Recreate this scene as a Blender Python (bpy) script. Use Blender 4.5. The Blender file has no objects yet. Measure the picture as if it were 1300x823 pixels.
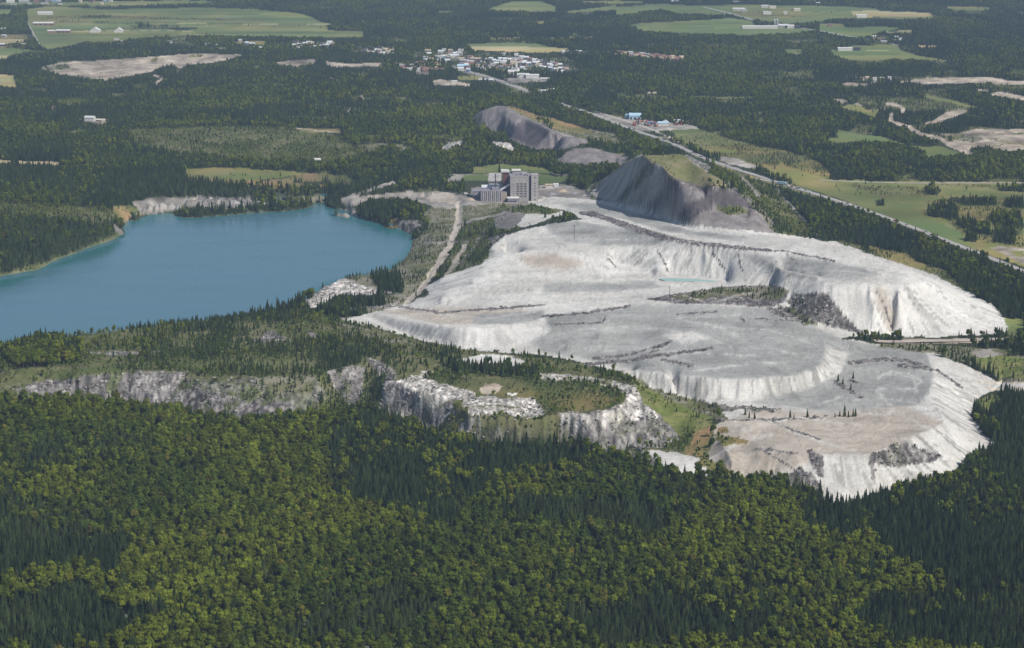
# Aerial view over a worked-out asbestos quarry: flooded pit, white tailings, mill, forest and farmland.
import bpy, bmesh, math, random
import numpy as np
from mathutils import Vector
random.seed(7)
C = bpy.context.scene.collection
sc = bpy.context.scene

# ------------------------------------------------------------------ camera, sky, sun, exposure
H = 420.0                      # camera height above the plain, metres
F = 2600.0                     # focal length in photo pixels (1300 wide)
PITCH = math.atan((411.5 + 200) / F)
cp, sp = math.cos(PITCH), math.sin(PITCH)
cam = bpy.data.cameras.new('camera'); camo = bpy.data.objects.new('camera', cam); C.objects.link(camo)
camo.location = (0, 0, H); camo.rotation_euler = (math.pi/2 - PITCH, 0, 0)
cam.sensor_width = 36; cam.lens = 72.0; cam.clip_start = 1; cam.clip_end = 90000
sc.camera = camo

SUN_EL, SUN_AZ = math.radians(46), math.radians(128)      # azimuth clockwise from +Y (the view direction)
w = bpy.data.worlds.new('World'); sc.world = w; w.use_nodes = True
nt = w.node_tree; nt.nodes.clear()
sky = nt.nodes.new('ShaderNodeTexSky'); sky.sky_type = 'NISHITA'; sky.sun_disc = False
sky.sun_elevation = SUN_EL; sky.sun_rotation = SUN_AZ; sky.altitude = 300; sky.air_density = 1.0; sky.dust_density = 1.2
bg = nt.nodes.new('ShaderNodeBackground'); bg.inputs[1].default_value = 0.085
out = nt.nodes.new('ShaderNodeOutputWorld')
nt.links.new(sky.outputs[0], bg.inputs[0]); nt.links.new(bg.outputs[0], out.inputs[0])
sun = bpy.data.lights.new('sun', 'SUN'); suno = bpy.data.objects.new('sun', sun); C.objects.link(suno)
sun.energy = 4.5; sun.angle = math.radians(0.5); sun.color = (1.0, 0.945, 0.86)
sd = Vector((math.sin(SUN_AZ)*math.cos(SUN_EL), math.cos(SUN_AZ)*math.cos(SUN_EL), math.sin(SUN_EL)))
suno.rotation_euler = sd.to_track_quat('Z', 'Y').to_euler(); suno.location = (0, 0, 2000)
sc.view_settings.view_transform = 'Standard'; sc.view_settings.look = 'None'
sc.view_settings.exposure = 0.0; sc.view_settings.gamma = 1.0
HAZE = 6.0e-5

# ------------------------------------------------------------------ survey geometry: photo reading <-> world
def project(X, Y, Z):
    d = Y*cp - (Z-H)*sp
    return 650 + F*X/d, 411.5 - F*(Y*sp + (Z-H)*cp)/d
def unproject(u, v, z=0.0):
    a = (np.asarray(u, float)-650)/F; b = (411.5-np.asarray(v, float))/F
    t = (z-H)/(-sp + b*cp)
    return a*t, (cp + b*sp)*t

# ------------------------------------------------------------------ numpy noise
def _hash(ix, iy, seed):
    n = (ix*374761393 + iy*668265263 + seed*974634777) & 0xffffffff
    n = ((n ^ (n >> 13))*1274126177) & 0xffffffff
    return ((n ^ (n >> 16)) & 0xffffff)/float(0xffffff)
def vnoise(x, y, seed=0):
    x = np.asarray(x, float); y = np.asarray(y, float)
    ix = np.floor(x).astype(np.int64); iy = np.floor(y).astype(np.int64)
    fx = x-ix; fy = y-iy; fx = fx*fx*(3-2*fx); fy = fy*fy*(3-2*fy)
    a = _hash(ix, iy, seed); b = _hash(ix+1, iy, seed); c = _hash(ix, iy+1, seed); d = _hash(ix+1, iy+1, seed)
    return (a*(1-fx)+b*fx)*(1-fy) + (c*(1-fx)+d*fx)*fy
def fbm(x, y, octv=4, seed=0):
    s = 0; a = 0.5; t = 0
    for k in range(octv):
        s = s + a*vnoise(x*2**k+17.3*k, y*2**k-9.1*k, seed+k); t += a; a *= 0.5
    return s/t
def sstep(a, b, x):
    t = np.clip((x-a)/(b-a), 0, 1); return t*t*(3-2*t)

# ------------------------------------------------------------------ terrain sheet: rows and columns fan out from below the camera
us = np.concatenate([-np.geomspace(6000, 215, 26), np.arange(-200, -20, 4.0), np.arange(-20, 1321, 1.15), np.arange(1324, 1500, 4.0), 1300+np.geomspace(215, 6000, 26)])
vs = np.concatenate([[-198.2, -196, -192, -185, -175, -160, -140, -115, -90, -70, -55, -45, -36, -28], np.arange(-22, 836, 1.15),
                     np.arange(840, 960, 6.0), [980, 1020, 1100, 1250, 1500, 1900, 2400]])
NU, NV = len(us), len(vs)
U0, V0 = np.meshgrid(us, vs)
GX, GY = unproject(U0, V0, 0.0)

LINES = []      # breaklines: (u, v, z) points read off the photograph, each at its own height
def L(pts, dx=0, dy=0, z=None): LINES.append(([(p[0], p[1], p[2]) for p in pts], dx, dy, z))
def LC(z, pts, **k): L([(a, b, z) for a, b in pts], **k)
# plain
for v in (-190, -100, -40, -20, 0, 20, 40, 60, 80, 100, 118): LC(0, [(-900, v), (2200, v)])
for v in (150, 185, 210): LC(0, [(-900, v), (560, v)])
LC(0, [(-900, 235), (240, 235), (400, 238), (560, 236)])
LC(0, [(-900, 270), (140, 258)])
for v in (135, 160, 190, 210, 250, 290): LC(0, [(v*2.1+520 if v > 190 else 860, v), (2200, v)])
LC(0, [(700, 128), (760, 150), (820, 175), (870, 193), (925, 214), (1000, 238), (1060, 262), (1150, 292), (1222, 318), (1310, 355), (1600, 450)])
LC(0, [(1030, 280), (1100, 310), (1200, 350), (1310, 400)])
LC(0, [(550, 150), (580, 165), (600, 172)]); LC(0, [(560, 200), (640, 200), (700, 210), (740, 215)])
LC(0, [(570, 222), (740, 222)]); LC(0, [(585, 250), (600, 262), (650, 262), (690, 252), (760, 246)])
# far waste piles
LC(0, [(596, 158), (606, 163), (624, 167), (645, 172), (650, 180), (680, 190), (705, 189)])
L([(603, 150, 10), (612, 141, 22), (624, 136, 28), (640, 136, 30), (655, 141, 28), (668, 149, 25), (690, 160, 25), (700, 166, 24)])
L([(640, 150, 22), (655, 156, 20), (668, 165, 14)])
L([(705, 169, 20), (720, 172, 22), (736, 173, 20), (750, 180, 8)]); LC(0, [(690, 192), (730, 186), (770, 188)])
LC(0, [(600, 148), (625, 134.5), (660, 138), (700, 155), (740, 168), (760, 176)], dx=0, dy=90)
L([(715, 198, 6), (728, 189, 13), (757, 189, 13), (775, 195, 9), (790, 200, 6)]); LC(0, [(703, 206), (712, 209), (740, 211), (770, 212), (790, 212)])
LC(0, [(560, 195), (600, 200), (650, 196), (680, 196)]); L([(570, 184, 9), (588, 180, 10), (625, 181, 10), (648, 183, 8)])
# front waste pile
L([(816, 197, 80), (840, 196, 80), (868, 197, 78), (884, 210, 75), (905, 222, 71), (925, 234, 67), (935, 240, 62), (950, 255, 50), (962, 269, 42), (985, 294, 27), (1000, 303, 18)])
L([(816, 197, 80), (826, 205, 80), (840, 211, 79), (848, 221, 78), (866, 229, 75), (892, 235, 71), (925, 236, 67)])
L([(816, 197, 80), (806, 200, 70), (793, 208, 50), (772, 224, 20), (752, 240, 3)])
L([(740, 236, 2), (755, 247, 9), (780, 260, 17), (800, 267, 23), (835, 276, 28), (876, 291, 33), (915, 295, 35), (950, 299, 35), (985, 300, 26)])
LC(0, [(1000, 318), (1030, 312)])
LC(0, [(805, 196), (840, 196), (875, 192), (915, 209), (955, 226), (985, 250), (1015, 285), (1040, 300)], dy=30)
LC(0, [(770, 215), (790, 198), (830, 188)])
L([(865, 256, 48), (880, 262, 46), (905, 267, 45), (930, 270, 43), (950, 276, 37)])
# lake banks
SH_FAR = [(-300, 400), (-100, 372), (0, 357), (35, 352), (60, 339), (85, 330), (110, 320), (140, 311), (157, 305), (160, 296), (152, 285), (165, 278), (190, 272), (215, 269), (250, 266), (300, 263), (350, 260), (390, 257.5), (418, 257)]
SH_E = [(414, 265), (415, 271), (427, 275), (452, 277), (471, 284), (482, 288), (508, 292), (526, 298)]
LC(-18, SH_FAR); LC(-26, SH_FAR, dx=12, dy=-22); LC(-18, SH_E); LC(-26, SH_E, dx=-12, dy=-14)
L([(-300, 365, 0), (0, 322, 0), (60, 306, 0), (100, 291, 0), (138, 282, -2), (143, 270, -1), (165, 260, -1), (190, 251, 0), (215, 249, 0), (250, 249, 0), (300, 251, -2), (350, 255, -8), (390, 252, -11), (418, 251, -14)])
L([(427, 268, -14), (452, 268, -12), (480, 275, -10), (505, 281, -10), (530, 287, -10)])
SH_N = [(543, 302, -12), (530, 324, -12), (508, 340, -12), (480, 347, -12), (450, 350, -12), (432, 354, -10), (395, 379, -8), (372, 390, -8)]
SH_N2 = [(372, 390, -8), (300, 403, -7), (240, 408, -7), (150, 419, -6), (90, 427, -6), (50, 432, -6), (0, 438, -6), (-300, 470, -6)]
L(SH_N); L(SH_N, dx=-26, dy=18, z=-25); L(SH_N2); L(SH_N2, dx=-8, dy=38, z=-25)
for pl in ([(210, 300), (330, 286), (430, 290)], [(170, 335), (300, 325), (470, 308)], [(30, 378), (200, 362), (440, 330)], [(-260, 430), (60, 404), (360, 366)]): LC(-30, pl)
# land around the haul road
LC(-6, [(583, 262), (582, 285), (570, 312), (548, 345), (530, 370), (515, 387)]); LC(-8, [(445, 258), (480, 250), (540, 250)]); LC(-8, [(470, 265), (520, 268), (550, 280), (550, 310), (520, 345), (490, 360), (450, 372), (420, 395)])
L([(592, 285, -4), (583, 310, -5), (568, 335, -5), (555, 352, -5)])
# knoll beside the mill
L([(630, 274, 8), (645, 267, 12), (670, 264, 13), (695, 264, 11), (718, 270, 9)]); LC(-2, [(600, 268), (640, 262.5), (670, 260), (690, 257)])
# upper tailings
L([(668, 257, 1), (699, 253, 5), (745, 254, 10), (782, 262, 18), (800, 268, 24), (835, 274, 29), (855, 281, 32), (876, 290, 34), (915, 293, 37), (973, 299, 40), (1008, 303, 41), (1060, 311, 42), (1086, 319, 42), (1132, 336, 40), (1158, 342, 38), (1188, 355, 30), (1225, 375, 18), (1252, 387, 9), (1271, 401, 3), (1283, 415, 0)])
L([(973, 299, 40), (1060, 311, 42), (1132, 336, 40), (1188, 355, 30), (1252, 387, 9)], dx=38, dy=62, z=0)
L([(733, 270, 16), (763, 277, 26), (782, 284, 32), (820, 293, 36), (842, 300, 38), (869, 307, 39), (904, 312, 40), (950, 318, 41), (996, 321, 41), (1060, 330, 42)])
L([(790, 275, 24), (835, 284, 31), (870, 298, 36), (940, 306, 38)])
L([(622, 327, 19), (625, 312, 22), (641, 299, 27), (671, 290, 28), (735, 280, 29), (770, 290, 32)])
L([(641, 321, 17), (660, 326, 17)]); L([(641, 299, 27), (655, 304, 27), (690, 310, 27), (740, 311, 30), (765, 314, 30), (800, 314, 30), (860, 321, 31), (890, 320, 33), (940, 325, 36), (965, 330, 37), (1000, 342, 38), (1040, 350, 39)])
L([(612, 333, 19), (640, 322, 25), (671, 319, 27), (700, 320, 27), (740, 327, 25), (768, 338, 21)])
L([(560, 352, 5), (590, 342, 11), (608, 335, 17), (622, 327, 19)]); L([(560, 352, -4), (590, 342, -4), (608, 335, -2), (622, 325, -1), (640, 296, 2)], dx=-22, dy=10)
L([(600, 355, 14), (660, 350, 16), (720, 352, 16), (790, 350, 16), (835, 352, 16), (880, 357, 16), (925, 358, 16)])
L([(850, 346, 16), (880, 350, 16), (925, 355, 16)])
L([(778, 330, 20), (812, 340, 18), (830, 348, 16)])
L([(895, 322, 34), (925, 352, 18)])
L([(560, 378, 9), (640, 376, 12), (720, 374, 14), (820, 370, 16), (900, 364, 18), (985, 362, 21)])
L([(990, 350, 27), (1020, 352, 33), (1040, 352, 35)])
L([(1003, 374, 23), (1040, 367, 34), (1063, 364.5, 37), (1090, 363, 38), (1105, 362, 38), (1150, 362, 37), (1180, 360, 32), (1210, 373, 21)])
L([(1045, 360, 37), (1100, 352, 39), (1150, 352, 38)])
L([(1040, 414, 9), (1070, 418, 7), (1096, 423, 4), (1125, 424, 3), (1186, 425, 2), (1234, 424, 1), (1271, 420, 0), (1283, 415, 0)])
L([(1117, 366, 36), (1121, 385, 25), (1128, 405, 13), (1132, 420, 3)]); L([(1104, 368, 36), (1110, 390, 24), (1116, 412, 10)]); L([(1140, 370, 35), (1150, 412, 9)])
LC(0, [(1110, 434), (1200, 436), (1300, 430), (1500, 430)]); LC(-2, [(1190, 446), (1240, 455), (1300, 450)])
# tiers below
L([(818, 380, 16), (869, 386, 17), (915, 386, 18), (971, 390, 17), (996, 383, 20)]); L([(1000, 396, 15), (1040, 420, 9)])
L([(470, 398, -3), (504, 406, 3), (532, 410, 8), (574, 416, 13), (595, 418, 14), (630, 416, 14), (650, 413, 14), (665, 411, 14), (687, 404, 14)])
L([(520, 390, 0), (560, 388, 4), (620, 392, 9), (690, 393, 13), (760, 390, 14), (820, 388, 16)]); L([(500, 395, -2), (600, 402, 10), (680, 400, 14)])
L([(470, 405, -4), (512, 421, -2), (554, 434, 0), (582, 441, 2), (613, 442, 3), (644, 442, 4), (670, 434, 7), (700, 424, 11)])
L([(640, 446, 3), (700, 451, 4), (760, 462, 5), (805, 472, 5)])
L([(700, 410, 14), (780, 405, 15), (900, 400, 16), (980, 405, 15)]); L([(720, 440, 9), (800, 440, 12), (900, 440, 14), (1000, 440, 14)])
L([(790, 470, 9), (830, 474, 11), (860, 476, 12), (909, 481, 12), (945, 482, 12), (1006, 478, 12), (1035, 469, 12), (1047, 455, 12), (1050, 441, 12), (1045, 433, 12)])
L([(798, 482, 4), (828, 491, 1), (860, 500, 0), (909, 504, 0), (957, 508, -1), (981, 505, -1), (1030, 491, 0), (1066, 474, 2), (1076, 456, 4), (1078, 445, 5), (1085, 438, 6)])
L([(760, 424, 14), (785, 432, 9), (812, 434, 9), (840, 430, 13)])
LC(2, [(1100, 450), (1144, 446), (1171, 446)])
L([(1171, 446, 1), (1198, 453, 0), (1222, 463, -3), (1251, 474, -8), (1273, 487, -12)])
L([(1183, 468, 2), (1187, 483, 2), (1176, 500, 2), (1184, 514, 2), (1200, 534, 1), (1180, 545, 1), (1157, 555, 1), (1140, 563, 1), (1103, 577, 0), (1045, 577, 0), (1026, 572, 0), (1012, 575, 0), (985, 570, 0), (962, 571, -1)])
L([(1205, 470, -1), (1230, 490, -9), (1215, 505, -9)]); L([(1200, 505, -4), (1215, 520, -9), (1225, 532, -12)])
L([(1273, 487, -14), (1239, 508, -15), (1234, 531, -16), (1249, 543, -16), (1251, 556, -17), (1266, 566, -18), (1234, 573, -18), (1216, 595, -19), (1190, 606, -19), (1158, 613, -20), (1120, 622, -20), (1085, 634, -20), (1071, 638, -20)])
L([(1038, 612, -12), (1055, 612, -13), (1103, 614, -14), (1140, 604, -15), (1170, 596, -15)])
L([(1049, 640, -19), (1040, 636, -19), (1010, 628, -18), (950, 618, -16), (905, 608, -13)]); L([(920, 600, -9), (950, 600, -9), (1000, 602, -9), (1030, 608, -10)])
for vv in (520, 545): LC(0, [(940, vv), (1150, vv-8)])
LC(-2, [(915, 560), (930, 585)]); LC(-5, [(880, 546), (905, 525), (880, 510), (850, 500)]); LC(-9, [(865, 560), (880, 585), (850, 580), (815, 572)])
# plateau south of the lake, cliffs and forest below
L([(-300, 500, 0), (0, 497, 2), (20, 493, 3), (60, 483, 4), (100, 477, 5), (140, 473, 5), (170, 472, 5), (240, 473, 5), (260, 480, 4), (300, 480, 4), (400, 480, 4), (415, 473, 5), (445, 465, 6), (462, 464, 6)])
L([(-300, 525, -12), (0, 508, -8), (30, 506, -9), (60, 505, -12), (90, 506, -13), (130, 513, -15), (170, 513, -15), (200, 518, -16), (220, 525, -17), (270, 537, -17), (330, 538, -17), (380, 530, -16), (420, 524, -16)])
L([(425, 497, -8), (440, 517, -14), (460, 517, -14), (475, 520, -15)]); L([(466, 480, -1), (470, 505, -11)])
L([(465, 457, 6), (480, 459, 7), (505, 474, 7), (534, 476, 7), (504, 486, 6), (487, 485, 5)]); L([(504, 486, 6), (532, 498, 6), (560, 503, 6), (574, 507, 6), (596, 526, 5), (630, 529, 5), (657, 530, 6), (690, 529, 6), (709, 525, 7), (740, 527, 8), (762, 526, 9), (789, 514, 10), (806, 492, 10), (803, 483, 9)])
L([(806, 492, 10), (818, 514, 7), (830, 526, 3)])
L([(483, 519, -14), (504, 529, -15), (523, 531, -15), (534, 534, -15), (574, 562, -16), (600, 566, -16), (635, 568, -16), (720, 562, -14), (743, 569, -14), (806, 567, -13), (840, 567, -13), (862, 556, -10), (880, 547, -6)])
LC(0, [(100, 440), (250, 440), (330, 440), (420, 440)]); LC(3, [(0, 470), (120, 462), (300, 465), (400, 462)]); LC(4, [(440, 445), (520, 455), (570, 462)]); LC(7, [(600, 480), (700, 490), (760, 500), (780, 500)]); LC(6, [(600, 458), (660, 462), (720, 468), (790, 482)])
LC(-2, [(400, 410), (450, 412), (520, 428)])
for v in (585, 640, 700, 760, 830, 1000, 1500): LC(-18 if v < 800 else -20, [(-900, v), (800 if v < 620 else 1020 if v < 640 else 2200, v)])
LC(-17, [(-900, 550), (300, 552), (560, 575)])
LC(-20, [(1280, 575), (1500, 560)]); LC(-20, [(1180, 640), (1600, 600)]); LC(-12, [(1290, 505), (1500, 510)]); LC(-3, [(1300, 460), (1600, 470)])

def solve():
    acc = np.zeros((NV, NU)); cnt = np.zeros((NV, NU))
    for pts, dx, dy, zz in LINES:
        P = np.array(pts, float)
        x, y = unproject(P[:, 0], P[:, 1], P[:, 2]); z = P[:, 2] if zz is None else np.full(len(P), float(zz))
        x = x+dx; y = y+dy
        for i in range(len(P)-1):
            u0, v0 = project(x[i], y[i], 0); u1, v1 = project(x[i+1], y[i+1], 0)
            n = int(max(abs(u1-u0), abs(v1-v0))/0.5)+2
            t = np.linspace(0, 1, n)
            X = x[i]+(x[i+1]-x[i])*t; Y = y[i]+(y[i+1]-y[i])*t; Z = z[i]+(z[i+1]-z[i])*t
            uu, vv = project(X, Y, 0)
            ci = np.rint(np.interp(uu, us, np.arange(NU))).astype(int); ri = np.rint(np.interp(vv, vs, np.arange(NV))).astype(int)
            np.add.at(acc, (ri, ci), Z); np.add.at(cnt, (ri, ci), 1)
    for r, z in ((0, 0), (NV-1, -20)): acc[r] = z; cnt[r] = 1
    lev = [(acc, cnt)]
    while min(lev[-1][0].shape) > 12:
        a, c = lev[-1]; h_, w_ = a.shape; h2, w2 = (h_+1)//2, (w_+1)//2
        A = np.zeros((h2*2, w2*2)); Cn = np.zeros((h2*2, w2*2)); m = c > 0
        A[:h_, :w_][m] = a[m]/c[m]; Cn[:h_, :w_] = m
        lev.append((A.reshape(h2, 2, w2, 2).sum((1, 3)), Cn.reshape(h2, 2, w2, 2).sum((1, 3))))
    Z = None
    for a, c in reversed(lev):
        m = c > 0; fix = np.where(m, a/np.maximum(c, 1), 0)
        if Z is None: Z = np.full(a.shape, fix[m].mean())
        else: Z = np.repeat(np.repeat(Z, 2, 0), 2, 1)[:a.shape[0], :a.shape[1]]
        Z = np.where(m, fix, Z)
        for it in range(70):
            P = np.pad(Z, 1, mode='edge'); Z = np.where(m, fix, 0.25*(P[:-2, 1:-1]+P[2:, 1:-1]+P[1:-1, :-2]+P[1:-1, 2:]))
    for it in range(2):
        P = np.pad(Z, 1, mode='edge'); Z = 0.4*Z + 0.15*(P[:-2, 1:-1]+P[2:, 1:-1]+P[1:-1, :-2]+P[1:-1, 2:])
    return Z
GZ = solve()

def gidx(X, Y):
    u, v = project(X, Y, 0.0)
    return np.interp(u, us, np.arange(NU)), np.interp(v, vs, np.arange(NV))
def bil(A, ci, ri):
    ci = np.clip(ci, 0, NU-1.001); ri = np.clip(ri, 0, NV-1.001)
    c0 = ci.astype(int); r0 = ri.astype(int); fc = ci-c0; fr = ri-r0
    return (A[r0, c0]*(1-fc)+A[r0, c0+1]*fc)*(1-fr) + (A[r0+1, c0]*(1-fc)+A[r0+1, c0+1]*fc)*fr
def height(X, Y):
    ci, ri = gidx(np.asarray(X, float), np.asarray(Y, float)); return bil(GZ, ci, ri)
def ground(u, v):
    z = np.zeros(np.shape(u)) if np.ndim(u) else 0.0
    for k in range(14):
        x, y = unproject(u, v, z); z = 0.5*z + 0.5*height(x, y)
    return x, y, height(x, y)

# ------------------------------------------------------------------ land cover
# name: albedo A, albedo B, noise size m, kind of relief (rock, streak), tree recipe (density, conifer share, young share, size)
K = {}
COV = [
 ('forest',      (.030,.040,.016), (.045,.055,.022), 40, 0, 0, (1.0, .46, .14, 1.0)),
 ('conifer',     (.022,.030,.014), (.035,.045,.020), 40, 0, 0, (1.0, .88, .02, 1.0)),
 ('broadleaf',   (.022,.030,.010), (.040,.045,.018), 40, 0, 0, (1.0, .07, .04, 1.05)),
 ('young',       (.095,.110,.035), (.160,.155,.075), 14, .3, 0, (.90, .12, .72, .60)),
 ('scrub',       (.120,.125,.055), (.230,.215,.160), 10, .5, 0, (.40, .22, .70, .46)),
 ('rubblescrub', (.085,.095,.045), (.170,.165,.140), 6, 1, .4, (.55, .15, .75, .42)),
 ('green_field', (.120,.170,.055), (.165,.200,.080), 120, 0, 0, (0, 0, 0, 1)),
 ('hay_field',   (.330,.320,.150), (.420,.380,.220), 120, 0, 0, (0, 0, 0, 1)),
 ('meadow',      (.125,.160,.050), (.200,.200,.085), 50, .1, 0, (.012, .6, .3, .6)),
 ('brownmeadow', (.130,.145,.050), (.220,.170,.095), 30, .2, 0, (.08, .35, .55, .42)),
 ('bushmeadow',  (.110,.135,.045), (.165,.165,.070), 30, .2, 0, (.46, .25, .65, .46)),
 ('sand',        (.330,.275,.215), (.500,.430,.345), 14, .4, 0, (0, 0, 0, 1)),
 ('gravel',      (.260,.240,.215), (.390,.360,.325), 14, .4, 0, (0, 0, 0, 1)),
 ('white',       (.540,.525,.490), (.630,.615,.580), 30, .1, 1, (0, 0, 0, 1)),
 ('bright',      (.620,.605,.570), (.690,.675,.640), 30, .1, 1, (0, 0, 0, 1)),
 ('grey',        (.295,.295,.280), (.385,.385,.365), 34, .1, 1, (0, 0, 0, 1)),
 ('cream',       (.420,.370,.310), (.520,.465,.400), 30, .1, 1, (0, 0, 0, 1)),
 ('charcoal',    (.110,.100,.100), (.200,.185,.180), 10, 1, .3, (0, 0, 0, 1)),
 ('purple',      (.175,.158,.155), (.250,.228,.222), 14, .4, .6, (0, 0, 0, 1)),
 ('purpledark',  (.085,.074,.080), (.125,.112,.118), 14, .4, .6, (0, 0, 0, 1)),
 ('rockgrey',    (.150,.140,.132), (.280,.262,.248), 5, 1, 1, (.08, .2, .7, .38)),
 ('rubble',      (.080,.075,.072), (.220,.205,.195), 4, 1, .8, (.20, .2, .7, .38)),
 ('lakebed',     (.120,.150,.120), (.170,.190,.150), 20, .3, 0, (0, 0, 0, 1)),
 ('paleRock',    (.360,.340,.310), (.560,.530,.495), 7, .8, .8, (.03, .3, .6, .36)),
 ('greenslope',  (.120,.150,.035), (.190,.190,.070), 12, .5, .6, (.16, .3, .6, .45)),
 ('slab',        (.270,.250,.235), (.380,.355,.335), 16, .4, .8, (0, 0, 0, 1)),
 ('drymeadow',   (.150,.160,.060), (.235,.210,.115), 18, .3, 0, (.12, .3, .6, .38)),
 ('hedge',       (.080,.110,.040), (.110,.130,.050), 20, 0, 0, (.75, .3, .4, .62)),
 ('village',     (.060,.080,.030), (.150,.150,.090), 16, .2, 0, (.40, .25, .3, .72)),
]
for i, c in enumerate(COV): K[c[0]] = i
MU0, MV0, MW, MH = -320, -60, 1940, 1000      # survey map window, 1 px cells
MAP = np.zeros((MH, MW), np.uint8)            # cover class
OBJ = np.zeros((MH, MW), np.uint8)            # which named piece of ground
ONAMES = ['ground']
def inpoly(poly):
    P = np.array(poly, float); x0 = int(max(P[:, 0].min()-1, MU0)); x1 = int(min(P[:, 0].max()+2, MU0+MW)); y0 = int(max(P[:, 1].min()-1, MV0)); y1 = int(min(P[:, 1].max()+2, MV0+MH))
    if x1 <= x0 or y1 <= y0: return None
    X, Y = np.meshgrid(np.arange(x0, x1)+.5, np.arange(y0, y1)+.5); m = np.zeros(X.shape, bool); n = len(P)
    for i in range(n):
        a, b = P[i], P[(i+1) % n]
        if a[1] == b[1]: continue
        c = ((a[1] > Y) != (b[1] > Y)) & (X < (b[0]-a[0])*(Y-a[1])/(b[1]-a[1])+a[0]); m ^= c
    return m, x0-MU0, x1-MU0, y0-MV0, y1-MV0
def area(cls, poly, name=None):
    r = inpoly(poly)
    if r is None: return
    m, x0, x1, y0, y1 = r; MAP[y0:y1, x0:x1][m] = K[cls]
    if name is not None:
        if name not in ONAMES or name.endswith('_field') or name.endswith('pile'): ONAMES.append(name)
        OBJ[y0:y1, x0:x1][m] = len(ONAMES)-1 if (name.endswith('_field') or name.endswith('pile')) else ONAMES.index(name)
def stroke(cls, pts, wd, name=None):
    P = np.array(pts, float)
    for i in range(len(P)-1):
        a, b = P[i], P[i+1]; x0 = int(min(a[0], b[0])-wd-1)-MU0; x1 = int(max(a[0], b[0])+wd+2)-MU0; y0 = int(min(a[1], b[1])-wd-1)-MV0; y1 = int(max(a[1], b[1])+wd+2)-MV0
        x0 = max(x0, 0); y0 = max(y0, 0); x1 = min(x1, MW); y1 = min(y1, MH)
        if x1 <= x0 or y1 <= y0: continue
        X, Y = np.meshgrid(np.arange(x0, x1)+MU0+.5, np.arange(y0, y1)+MV0+.5)
        d = b-a; t = np.clip(((X-a[0])*d[0]+(Y-a[1])*d[1])/max(d@d, 1e-6), 0, 1)
        m = np.hypot(X-a[0]-t*d[0], (Y-a[1]-t*d[1])*1.6) < wd/2
        MAP[y0:y1, x0:x1][m] = K[cls]
        if name:
            if name not in ONAMES: ONAMES.append(name)
            OBJ[y0:y1, x0:x1][m] = ONAMES.index(name)
# --- farmland, top left
area('green_field', [(34,12),(60,8),(130,12),(260,10),(320,12),(375,16),(398,22),(408,28),(427,31),(415,32),(417,38),(463,41),(460,46),(440,48),(380,47),(330,46),(260,45),(230,45),(165,50),(140,55),(110,53),(90,58),(60,62),(50,57),(45,50),(35,30)], 'pasture_field')
area('meadow', [(50,24),(160,28),(300,32),(420,34),(410,37),(260,35),(60,36)]); area('green_field', [(60,30),(250,33),(400,35),(405,37),(250,37),(90,36)])
area('bushmeadow', [(60,20),(130,19),(200,22),(300,25),(300,27),(150,24),(60,23)]); area('bushmeadow',[(75,26),(190,30),(190,32),(75,28)])
stroke('hay_field', [(225,29),(300,30),(426,31)], 1.6); area('conifer', [(164,33),(200,31.5),(235,34),(256,36),(236,38),(168,36)]); area('conifer',[(416,32),(470,33),(470,39),(420,38)])
area('brownmeadow', [(-200,42),(0,44),(33,44),(37,50),(30,58),(0,61),(-200,62)], 'ploughed_field'); area('hay_field', [(-40,50),(30,50),(30,53),(0,57),(-40,58)])
area('green_field', [(-200,61),(0,60),(45,64),(12,70),(-200,70)], 'pasture_field'); area('hay_field', [(-100,70),(12,70),(9,75),(-100,75)], 'hay_field')
area('hay_field', [(-150,92),(0,95),(18,96),(22,112),(0,109),(-150,106)], 'hay_field'); area('green_field', [(-200,11),(15,12),(12,18),(-200,19)], 'pasture_field')
area('sand', [(48,86),(80,79),(130,76),(150,75),(195,72),(215,70),(245,68),(310,69),(300,73),(280,78),(262,81),(240,82),(230,87),(218,82),(205,85),(190,92),(175,95),(155,98),(135,102),(110,99),(85,96),(65,93)], 'sand_pit')
area('scrub', [(52,85),(85,81),(90,88),(60,90)]); area('bushmeadow',[(240,70),(258,69),(256,73),(240,73)]); area('bushmeadow',[(192,75),(200,72),(200,79),(192,79)])
stroke('sand', [(196,96),(207,99),(198,106)], 4); area('meadow', [(295,53),(337,52),(337,58),(300,56)])
area('sand', [(350,79),(380,76),(400,75),(402,81),(375,84),(350,81)], 'sand_pit'); area('sand', [(412,78),(440,81),(485,80),(484,84),(430,85),(415,83)], 'sand_pit')
stroke('sand', [(417,97),(432,104),(450,112)], 2); stroke('sand',[(459,121),(461,127)],3); area('meadow',[(320,84),(332,83),(330,86),(320,86)])
area('meadow', [(-50,4),(260,1),(280,4),(130,8),(60,6),(-50,8)])
for pl in ([(60,16),(200,17)], [(90,22.5),(330,24)], [(120,27.6),(390,30.6)], [(100,37),(240,36)], [(60,45.5),(240,43)], [(250,42.5),(430,42.5)], [(190,19),(360,18)]): stroke('hedge', pl, 1.0)
stroke('hay_field', [(70,40),(250,39.5)], 2); stroke('meadow', [(150,34.5),(400,34)], 2.5)
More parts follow.
